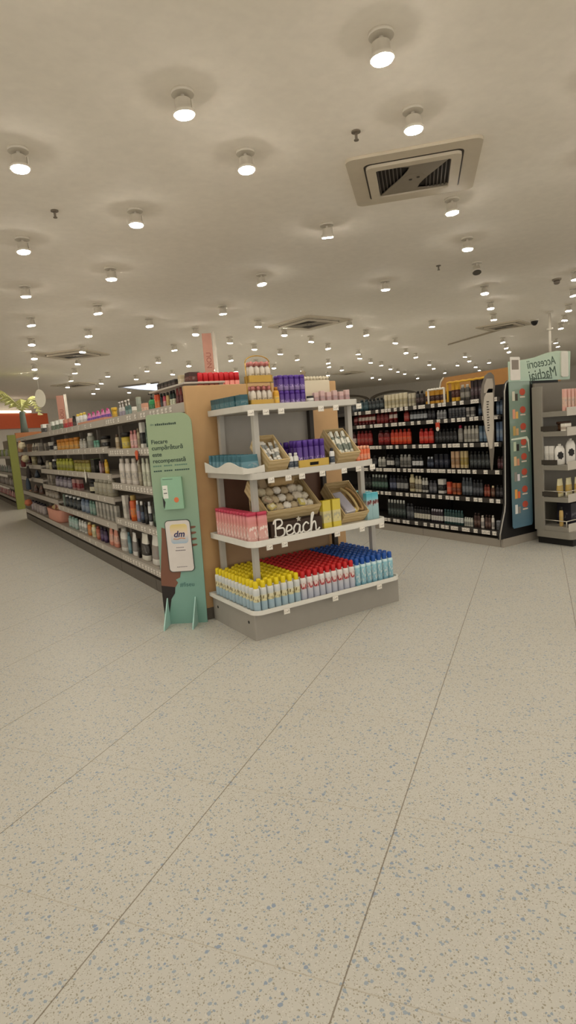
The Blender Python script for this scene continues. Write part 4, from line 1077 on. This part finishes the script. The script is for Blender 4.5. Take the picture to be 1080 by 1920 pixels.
# gold wire rack of clear bottles
gold = mat('b8944a', .3, .8)
rk = thing('wire_rack', 'two tier gold wire rack of clear bottles on the top endcap shelf', 'rack', (2.045, 3.65, Z3))
for z in (.003, .165):
    MB().ring(rounded(-.092, .092, -.05, .05, .02, 4), rounded(-.086, .086, -.044, .044, .016, 4), z, z + .045).obj('rack_band', gold, rk)
    MB().box(-.088, .088, -.046, .046, z, z + .004).obj('rack_shelf', gold, rk)
for s in (-1, 1): MB().tube([(s * .094, 0, .0), (s * .094, 0, .30)], .004, 6).obj('rack_upright', gold, rk)
MB().tube([(.094 * math.cos(PI * i / 14), 0, .30 + .045 * math.sin(PI * i / 14)) for i in range(15)], .004, 6).obj('rack_handle', gold, rk)
CB = banded('clearbottle', [(0, 'b89a5c'), (.2, 'c0aa80'), (.45, 'c4b8a4'), (1, 'cfc6ba')], .2, '8a7a60', 6, (.2, .5))
cb = MB().loft([(0, .017, .017), (.004, .019, .019), (.085, .019, .019), (.100, .010, .010), (.106, .009, .009)], 14).obj('mist_bottle', CB)
MB().loft([(.105, .013, .013), (.128, .013, .013), (.134, .009, .009)], 12).obj('cap', mat('c07a74', .3, .3), cb)
tag(cb, 'clear mist bottle with rose cap in the gold wire rack', 'bottle', 'mist bottles in the gold rack'); first = True
for z in (.0075, .1695):
    for i in range(4):
        for j in range(2):
            M = TR(2.045 - .062 + i * .0415, 3.65 - .021 + j * .042, Z3 + z)
            if first: cb.matrix_world = M; first = False
            else: dup(cb, M)
put('bottle', .044, .036, .13, 'd09a2c', 'a86c20', 'e0b44a', TR(2.168, 3.64, Z3), 'amber bottle standing between the gold rack and the purple cans')
q = pcan('spray_can', .105, .0215); q.name = 'spray_can'; tag(q, 'short purple can in the two tier stack on the top endcap shelf', 'spray can', 'short purple cans stacked on the top endcap shelf'); first = True
for z in (0, .1055):
    for i in range(5):
        for j in range(2):
            M = TR(2.220 + i * .0455, 3.66 + j * .046, Z3 + z, i)
            if first: q.matrix_world = M; first = False
            else: dup(q, M)
put('jar', .05, .05, .055, 'd8d4cc', '2a2a2a', 'b8b4ac', TR(2.425, 3.60, Z3), 'small white jar with black lid before the cream display carton')
dc = thing('display_carton', 'cream display carton with a shell figure and ball garland on top', 'display', (2.53, 3.70, Z3))
MB().box(-.11, .11, -.05, .05, 0, .17, bev=.004).obj('carton_body', mat('d4c8b0', .6), dc)
gm = MB()
for i in range(8): gm.loft([(-.014, .004, .004), (-.010, .011, .011), (0, .015, .015), (.010, .011, .011), (.014, .004, .004)], 10, M=TR(-.10 + i * .028, -.04, .184))
gm.obj('ball_garland', mat('cfc4ac', .7), dc)
MB().loft([(0, .022, .018), (.02, .030, .022), (.045, .016, .014), (.06, .024, .020), (.075, .010, .010)], 12, M=TR(-.085, 0, .17)).obj('shell_figure', mat('8a7a60', .7), dc)
for i in range(6):
    put('box', .036, .03, .085 if i % 2 else .075, 'c8a8a4', 'd4b8b4', 'b08c8c', TR(2.475 + i * .056, 3.605, Z3, 0), 'pale pink carton in the front row of the top endcap shelf', 'pale pink cartons on the top endcap shelf')

# ================================================================ TOTEM
tt = thing('cardboard_totem', 'mint green cardboard totem with rounded top standing before the pale run', 'sign', (1.553, 4.219, 0), R(-36.5))
PM = bpy.data.materials.new('totem_print'); PM.use_nodes = True
_nt = PM.node_tree; _b = _nt.nodes['Principled BSDF']; _b.inputs['Roughness'].default_value = .5
_tc = _nt.nodes.new('ShaderNodeTexCoord'); _sp = _nt.nodes.new('ShaderNodeSeparateXYZ'); _nt.links.new(_tc.outputs['Generated'], _sp.inputs[0])
_cr = _nt.nodes.new('ShaderNodeValToRGB'); _cr.color_ramp.elements[0].color = lin('7aa396'); _cr.color_ramp.elements[1].color = lin('96a886'); _cr.color_ramp.elements[0].position = .2; _cr.color_ramp.elements[1].position = .85
_nt.links.new(_sp.outputs['Z'], _cr.inputs['Fac']); _nt.links.new(_cr.outputs['Color'], _b.inputs['Base Color'])
RX = Matrix.Rotation(PI / 2, 4, 'X')
outl = [(-.165, 0), (.165, 0), (.18, .62), (.187, .93), (.197, 1.50)]
outl += [(.197 - .08 + .08 * math.cos(a), 1.505 + .08 * math.sin(a)) for a in [PI / 2 * i / 6 for i in range(1, 7)]]
outl += [(-.12, 1.585), (-.134, 1.578), (-.14, 1.56), (-.146, 1.14), (-.150, .67)]
MB().prism(outl, -.005, .005, M=RX).obj('panel_board', PM, tt)
for x, c_ in ((-.125, .0), (.092, .0)):
    MB().prism([(-.006, .0), (-.17, 0), (-.165, .02), (-.012, .205), (-.006, .205)], -.004, .004, M=TR(x, 0, 0) @ Matrix(((0, 0, 1, 0), (1, 0, 0, 0), (0, 1, 0, 0), (0, 0, 0, 1)))).obj('support_fin', mat('a9cfc6', .5), tt)
ink = mat('2c4038', .6); ink2 = mat('5a7468', .6)
def tx(body, x, z, size, m=ink, name='lettering', bold=0, y=-.0056, al='LEFT', sh=0):
    return text(body, size, m, tt, TR(x, y, z) @ RX, name, al, shear=sh, bold=bold)
tx('Fiecare', -.119, 1.372, .043, ink, bold=.0006); tx('cumpărătură', -.119, 1.327, .043, ink, bold=.0006); tx('este', -.120, 1.279, .043, ink, bold=.0006); tx('recompensată', -.121, 1.232, .043, ink, bold=.0006)
tx('dm', -.112, 1.506, .022, ink2)
m = MB()
for i in range(11): m.box(-.075 + i * .0145, -.075 + i * .0145 + .011, -.0058, -.005, 1.503, 1.516 + .003 * (i % 3 == 1))
m.obj('blurred_heading', mat('33473d', .6), tt)
for z, n, hx, x0, w_ in ((1.203, 16, '5f8070', -.122, .0162), (1.166, 17, '34504a', -.122, .0160)):
    m = MB()
    for i in range(n):
        if i in (4, 9): continue
        m.box(x0 + i * w_, x0 + i * w_ + w_ * .8, -.0058, -.005, z, z + .010)
    m.obj('small_print', mat(hx, .6), tt)
# leaflet holder
lh = MB().prism(rounded(-.068, .085, .885, 1.122, .006, 3), .005, .034, M=RX).obj('leaflet_holder', mat('8fb89a', .35), tt)
MB().box(-.062, -.024, -.0352, -.034, .968, 1.064).obj('printed_card', mat('e4e6dc', .5), lh)
MB().box(-.056, -.030, -.0358, -.0352, 1.004, 1.010).box(-.056, -.036, -.0358, -.0352, 1.034, 1.038).obj('card_line', ink, lh)
MB().prism([(.034 + .018 * math.cos(2 * PI * i / 18), .953 + .020 * math.sin(2 * PI * i / 18)) for i in range(18)], .034, .0352, M=RX).obj('orange_seal', mat('d8764a', .5), lh)
MB().box(-.055, .02, -.0355, -.034, 1.106, 1.110).obj('card_line', ink2, lh)
MB().prism([(-.068, .985), (-.050, .94), (-.062, .89), (-.068, .91)], .034, .0346, M=RX).obj('dark_figure', mat('2a2c28', .5), lh)
# printed hand and sleeve behind the printed phone
sk = mat('7a5240', .6)
MB().prism([(-.112, .75), (-.075, .735), (-.05, .44), (.0, .40), (-.01, .36), (-.045, .345), (-.03, .32), (-.055, .285), (-.16, .30), (-.158, .38), (-.14, .52), (-.120, .66)], .005, .0062, M=RX).obj('printed_hand', sk, tt)
MB().prism([(-.1615, .305), (-.055, .287), (-.062, .24), (-.095, .195), (-.125, .07), (-.158, .06), (-.163, .15)], .005, .0064, M=RX).obj('printed_sleeve', mat('2a2422', .7), tt)
for z in (.735, .692, .645, .60):
    MB().prism([(.10, z - .010), (.138, z - .004), (.150, z + .002), (.147, z + .010), (.135, z + .012), (.10, z + .012)], .005, .0062, M=RX).obj('printed_finger', sk, tt)
ph = MB().prism(rounded(-.080, .108, .408, .797, .026, 6), .005, .013, M=RX @ Matrix.Identity(4)).obj('phone_print', mat('d9d2cc', .45), tt)
MB().ring(rounded(-.083, .111, .405, .800, .028, 6), rounded(-.079, .107, .409, .796, .026, 6), .0, .014).obj('phone_edge', mat('3c4440', .5), tt).matrix_local = RX
AM = bpy.data.materials.new('app_tile_print'); AM.use_nodes = True
_nt = AM.node_tree; _b = _nt.nodes['Principled BSDF']; _tc = _nt.nodes.new('ShaderNodeTexCoord'); _sp = _nt.nodes.new('ShaderNodeSeparateXYZ'); _nt.links.new(_tc.outputs['Generated'], _sp.inputs[0])
_cr = _nt.nodes.new('ShaderNodeValToRGB'); _cr.color_ramp.elements[0].color = lin('9fb8cc'); _cr.color_ramp.elements[1].color = lin('dcc878'); _e = _cr.color_ramp.elements.new(.5); _e.color = lin('e2d0c0')
_nt.links.new(_sp.outputs['Z'], _cr.inputs['Fac']); _nt.links.new(_cr.outputs['Color'], _b.inputs['Base Color'])
MB().prism(rounded(-.046, .086, .622, .768, .024, 6), .013, .0142, M=RX).obj('app_tile', AM, tt)
tx('dm', .018, .672, .066, mat('2b2a5c', .5), 'lettering', .0014, -.0148, 'CENTER', .25)
m = MB().tube([(-.025, -.0145, .660), (.005, -.0145, .655), (.03, -.0145, .663), (.064, -.0145, .657)], .0028, 6).obj('logo_swash', mat('d8863c', .5), tt)
m = MB()
for i in range(5): m.box(-.012 + i * .012, -.003 + i * .012, -.0138, -.013, .588, .594)
for i in range(6): m.box(-.020 + i * .013, -.009 + i * .013, -.0138, -.013, .566, .573)
for i in range(6): m.box(-.022 + i * .0135, -.011 + i * .0135, -.0138, -.013, .440, .445)
m.obj('small_print', mat('8a8286', .6), tt)
tx('#fiseu', -.018, .288, .047, mat('3e6a66', .6))
# ================================================================ TESTER STAND AND GRAPHIC PANEL
sm = mat('8d887d', .45, .1); smd = mat('767064', .45, .1)
ts = thing('tester_stand', 'grey metal tester stand with short shelves at the picture edge', 'stand', (5.406, 4.0, 0))
def tsb(x0, x1, y0, y1, z0, z1): return MB().box(x0 - 5.406, x1 - 5.406, y0 - 4.0, y1 - 4.0, z0, z1, bev=.003)
tsb(5.46, 6.5, 3.58, 3.975, 0, .075).obj('kick_base', mat('1c1a18', .6), ts)
MB().prism(rounded(0, 1.1, -.45, -.022, .05, 6, (1, 1, 1, 1)), .078, .150).obj('base_body', sm, ts)
tsb(5.42, 6.5, 3.95, 3.975, .15, 1.66).obj('back_panel', smd, ts)
tsb(5.405, 5.425, 3.86, 3.975, .15, 1.62).obj('side_panel', sm, ts)
tsb(6.48, 6.5, 3.62, 3.975, .15, 1.62).obj('side_panel', sm, ts)
for i, z in enumerate((.20, .50, .825, 1.165, 1.36)):
    s = tsb(5.41, 6.49, 3.60, 3.95, z - .05, z).obj('shelf', sm, ts)
    if i in (0, 1):
        MB().tube([(0.008, -.06, z + .06), (.008, -.385, z + .06), (1.07, -.385, z + .06)], .005, 6).tube([(.008, -.385, z), (.008, -.385, z + .06)], .005, 6).obj('guard_wire', mat('c8c2b4', .3, .6), s)
    if i in (1, 2, 3):
        tsb(5.404, 5.408, 3.70, 3.88, z + .005, z + .055).obj('side_slot', mat('3a342c', .7), s)
    tsb(5.42, 6.48, 3.592, 3.600, z - .05, z + .035).obj('front_lip', mat('c4bdb0', .45), s)
def gput(form, w_, d_, h, b, c, l, x, y, z, lab, grp=None): put(form, w_, d_, h, b, c, l, TR(x, y, z + .0005, 0), lab, grp)
for i in range(8): gput('box', .035, .03, .21, 'd8a496', 'e0c0b0', 'd4b09c', 5.45 + i * .06, 3.64, 1.36, 'slim pink carton in the row on the top tester stand shelf', 'slim pink cartons on the tester stand')
gput('tub', .11, .11, .09, '4a2f1c', '3a2416', '5a3c26', 5.52, 3.70, 1.165, 'round dark brown tub on the tester stand shelf below the pink cartons')
gput('box', .10, .05, .07, 'dcd6c8', 'dcd6c8', 'b0a090', 5.46, 3.635, 1.165, 'low white carton beside the round dark brown tub')
for i in range(3): gput('box', .03, .05, .19, 'dcd8d0', 'dcd8d0', 'cfcac0', 5.455, 3.90 - i * .055, .825, 'flat white carton seen edge on, behind the black splat bottle', 'flat white cartons on the tester stand')
for i, (x, y, h, lab) in enumerate(((5.475, 3.72, .19, 'white bottle with a black splat mark, nearest the flat cartons'), (5.575, 3.668, .235, 'taller white bottle with a black splat mark at the picture edge'))):
    o = MB().loft([(0, .045, .022), (.006, .05, .025), (h * .8, .048, .024), (h, .030, .016)], 16, 2.6).obj('bottle', mat('dedad2', .4)); o.matrix_world = TR(x, y, .8255, -.6); tag(o, lab, 'bottle')
    MB().loft([(h - .002, .016, .014), (h + .02, .016, .014)], 12).obj('cap', mat('d0ccc2', .4), o)
    MB().prism([(.026 * (1 + .25 * (k % 2)) * math.cos(2 * PI * k / 14), h * .5 + .034 * (1 + .25 * (k % 2)) * math.sin(2 * PI * k / 14)) for k in range(14)], .0225, .0262, M=RX).obj('splat_mark', mat('1a1816', .5), o)
for i in range(3): gput('pouch', .085, .045, .185, 'd2c9a0', 'd2c9a0', 'b89a4c', 5.47 + i * .10, 3.72 - .03 * i, .50, 'cream and gold refill pack on the lower tester stand shelf', 'cream gold refill packs')
gput('bottle', .06, .05, .17, '9aa47c', 'c8ccb0', 'b4bc94', 5.80, 3.66, .50, 'green clear bottle beside the cream refill packs')
gput('bottle', .036, .036, .20, 'c0a060', '15120f', 'b89a58', 5.455, 3.70, .20, 'slim gold bottle with tall black cap on the bottom tester shelf')
for i in range(3): gput('box', .12, .16, .22, '181522', '181522', '221e2c', 5.62 + i * .15, 3.74, .20, 'black gift carton on the bottom tester stand shelf', 'black gift cartons on the tester stand')

# graphic panel, printed on acrylic and read here from behind
def acrylic(name, stops, alpha):
    m = bpy.data.materials.new(name); m.use_nodes = True; nt = m.node_tree; b = nt.nodes['Principled BSDF']
    tc = nt.nodes.new('ShaderNodeTexCoord'); sp = nt.nodes.new('ShaderNodeSeparateXYZ'); nt.links.new(tc.outputs['Generated'], sp.inputs[0])
    cr = nt.nodes.new('ShaderNodeValToRGB'); cr.color_ramp.elements[0].position = stops[0][0]; cr.color_ramp.elements[0].color = lin(stops[0][1]); cr.color_ramp.elements[1].position = stops[-1][0]; cr.color_ramp.elements[1].color = lin(stops[-1][1])
    for p, h in stops[1:-1]: cr.color_ramp.elements.new(p).color = lin(h)
    nt.links.new(sp.outputs['Z'], cr.inputs['Fac']); nt.links.new(cr.outputs['Color'], b.inputs['Base Color'])
    b.inputs['Roughness'].default_value = .18; b.inputs['Alpha'].default_value = alpha
    return m
gp = thing('graphic_panel', 'tall mint to blue acrylic panel printed with small products and red dots', 'sign', (5.29, 4.03, .19))
# the end panel of the run stands right behind, the acrylic is screwed to it
MB().prism([(-.165, 0.02), (-.15, 0), (.14, 0), (.155, .03), (.155, 1.50), (-.165, 1.50)], -.004, .004, M=RX).obj('printed_sheet', acrylic('acrylic_print', [(0, '56788c'), (.2, '647f88'), (.45, '708578'), (1, '889c8c')], .95), gp)
hd = MB().prism([(-.165, 1.502), (.84, 1.502), (.86, 1.80), (.62, 1.805), (.45, 1.785), (.25, 1.74), (.10, 1.72), (-.165, 1.70)], -.004, .004, M=RX).obj('header_sheet', acrylic('acrylic_header', [(0, 'b4cdb8'), (1, 'c4d8c0')], .80), gp)
gi = mat('4a5c50', .6)
for body, x, z, sz in (('Accesorii', .60, 1.67, .125), ('Machiaj', .62, 1.545, .155)):
    cu = bpy.data.curves.new('lettering', 'FONT'); cu.body = body; cu.size = sz; cu.extrude = .0006; cu.shear = .15; cu.materials.append(gi)
    flat(cu, 'lettering', hd, TR(x, -.0052, z) @ Matrix.Rotation(PI, 4, 'Z') @ RX @ Matrix.Rotation(-.10, 4, 'Z'))
m = MB()
for i in range(9): m.box(.16 + i * .042, .195 + i * .042, -.0056, -.0044, 1.518, 1.528)
m.obj('small_print', gi, gp)
fr = MB().ring(rounded(-.145, .005, 1.515, 1.745, .012, 3), rounded(-.125, -.015, 1.62, 1.715, .004, 3), .0046, .010).obj('white_frame', mat('dcd6cc', .5), gp); fr.matrix_local = RX
MB().box(-.127, -.013, -.0075, -.0048, 1.618, 1.717).obj('framed_photo', mat('8a7f74', .6), gp)
MB().prism(rounded(.68, .80, 1.53, 1.80, .02, 4), .0046, .016, M=RX).obj('white_card', mat('dcd8cc', .5), gp)
ROWS = [(1.36, 'c8c4b0', '4c463c'), (1.18, 'd89a7c', 'e0b060'), (1.01, 'b89a5c', 'c8a070'), (.85, 'b8c4a8', '2a2622'), (.70, 'd8b488', 'c89070'), (.54, '8a857c', 'd8d0d4'), (.36, 'e0a050', 'd8683c'), (.20, 'dcdcd8', '8a8680')]
for k, (z, h1, h2) in enumerate(ROWS):
    pr_ = MB().box(-.125, -.085, -.0058, -.0044, z - .05, z + .045, 0).box(-.078, -.04, -.0058, -.0044, z - .05, z + .02, 1)
    o = pr_.obj('printed_product', [mat(h1, .6), mat(h2, .6)], gp)
    dd = MB().prism([(.035 + .045 * math.cos(2 * PI * i / 18), z + .035 + .035 * math.sin(2 * PI * i / 18)) for i in range(18)], .0044, .0058, M=RX).obj('red_dot', mat('b8503c', .6), gp)
    MB().box(-.005, .075, -.0058, -.0044, z - .022, z - .008).obj('printed_caption', mat('d8c8b8', .6), dd)
t = MB().prism([(-.155, .93), (.09, .94), (.12, .90), (.125, .78), (.115, .78), (.10, .88), (.07, .915), (-.155, .915)], .0044, .0062, M=RX).obj('white_swoosh', mat('d8e0cc', .5), gp)

# ================================================================ FAR END OF THE STORE
lime = mat('868a44', .6)
far = thing('far_shelving', 'distant pale shelving run behind a lime green end post', 'shelving', (1.9, 15.9, 0))
MB().box(0, .9, 0, 5.6, 0, .11).obj('plinth', plinthm, far)
MB().box(.45, .48, 0, 5.6, .11, 1.75).obj('back_panel', mat('8c8474', .6), far)
for z in (.2, .5, .85, 1.28):
    s = MB().box(.02, .45, .02, 5.58, z - .03, z).obj('shelf', pale, far); MB().box(0, .02, .02, 5.58, z - .045, z + .02).obj('price_rail', pale2, s)
pst = thing('end_post', 'lime green and orange end post of the distant shelving run', 'post', (1.86, 15.82, 0))
MB().box(-.02, .16, -.05, .05, 0, 1.80, bev=.004).obj('lime_board', lime, pst)
MB().box(.162, .80, -.05, .05, 0, 1.84, bev=.004).obj('orange_board', mat('b5764a', .6), pst)
for j, (z, hs) in enumerate(((.2, ('c88a88', 'd8a8a0')), (.5, ('9a8f84', 'b4a9a0')), (.85, ('8c958a', 'a4a098')), (1.28, ('8f9a58', 'a8a8a0')))):
    nm = ('bottom', 'third', 'second', 'top')[j]
    for i in range(10):
        put('pouch' if j in (0, 2) else 'bottle', .17, .09, .17 if j == 0 else .2, hs[i % 2], hs[i % 2], hs[i % 2], TR(2.0, 16.15 + i * .5, z + .0005, -PI / 2), '%s pack on the %s shelf of the distant run' % ('lighter' if i % 2 else 'darker', nm), '%s packs, %s shelf of the distant run' % ('lighter' if i % 2 else 'darker', nm))
# decorative palm
pm = thing('decorative_palm', 'decorative yellow green palm with grey trunk above the distant end post', 'decoration', (2.26, 15.9, 1.845))
MB().loft([(0, .09, .09), (.2, .075, .075), (.50, .06, .06)], 12).obj('trunk', mat('6f7a70', .7), pm)
lf_m = mat('d0d088', .4)
def frond(az, L, rise, droop, w0):
    m = MB(); n = 14; pts = []
    for i in range(n + 1):
        t = i / n; r_ = L * t; z = .5 + rise * math.sin(PI * t * .8) - droop * t * t
        pts.append(Vector((math.cos(az) * r_, math.sin(az) * r_, z)))
    m.tube(pts, .012, 6)
    side = Vector((-math.sin(az), math.cos(az), 0))
    for i in range(2, n + 1):
        for s in (-1, 1):
            p = pts[i]; ln = w0 * (1 - abs(i / n - .45) * 1.1)
            tip = p + side * s * ln + Vector((math.cos(az) * ln * .5, math.sin(az) * ln * .5, -ln * .45))
            d = (pts[i] - pts[i - 1]) * .45
            v = [m.bm.verts.new(q) for q in (p - d, p + d, tip + Vector((0, 0, .004)), p - d + Vector((0, 0, .006)), p + d + Vector((0, 0, .006)))]
            m.bm.faces.new((v[0], v[1], v[2])); m.bm.faces.new((v[4], v[3], v[2])); m.bm.faces.new((v[1], v[4], v[2])); m.bm.faces.new((v[3], v[0], v[2])); m.bm.faces.new((v[0], v[3], v[4], v[1]))
    m.obj('frond', lf_m, pm)
for az, L, rise, droop, w0 in ((R(175), 1.15, .55, .05, .30), (R(215), 1.0, .50, .25, .28), (R(140), 1.0, .60, .1, .28), (R(20), .55, .38, .05, .20), (R(300), .6, .35, .3, .22), (R(80), .7, .4, .2, .22)): frond(az, L, rise, droop, w0)
t = thing('hanging_disc', 'white leaf shaped sign hanging from the ceiling beside the palm', 'sign', (2.59, 15.2, 2.59))
MB().prism([(.13 * math.sin(2 * PI * i / 24) * (1 if i < 12 else .8), .21 * math.cos(2 * PI * i / 24)) for i in range(24)], -.006, .006, M=TR(0, 0, 0, R(-20)) @ RX).obj('disc_panel', mat('dcd6c4', .5), t)
MB().tube([(0, 0, .205), (0, 0, .62)], .006, 6).obj('hanging_wire', white, t)
# tall pink banners
for (x, y, z0, z1, w_, lab) in ((2.80, 14.0, 1.70, 2.54, .075, 'distant narrow pink vertical banner above the white cartons'), (4.16, 9.0, 1.55, 3.02, .075, 'pink vertical banner with white pole behind the red capped bottles')):
    b = thing('vertical_banner', lab, 'sign', (x, y, 0), R(-20))
    MB().box(-w_, w_, -.006, .006, z0, z1).obj('banner_panel', mat('c48f7c', .6), b)
    MB().loft([(0, .03, .03), (z1 + .02, .03, .03)], 10, M=TR(w_ + .035, 0, 0)).obj('banner_pole', mat('d8cfbf', .4), b)
    MB().loft([(0, .16, .16), (.012, .16, .16)], 16, M=TR(w_ + .035, 0, 0)).obj('pole_foot', plg, b)
    text('NOU', .11, mat('9c5a4c', .6), b, TR(.04, -.0075, z1 - .55) @ RX @ Matrix.Rotation(PI / 2, 4, 'Z'), 'lettering')
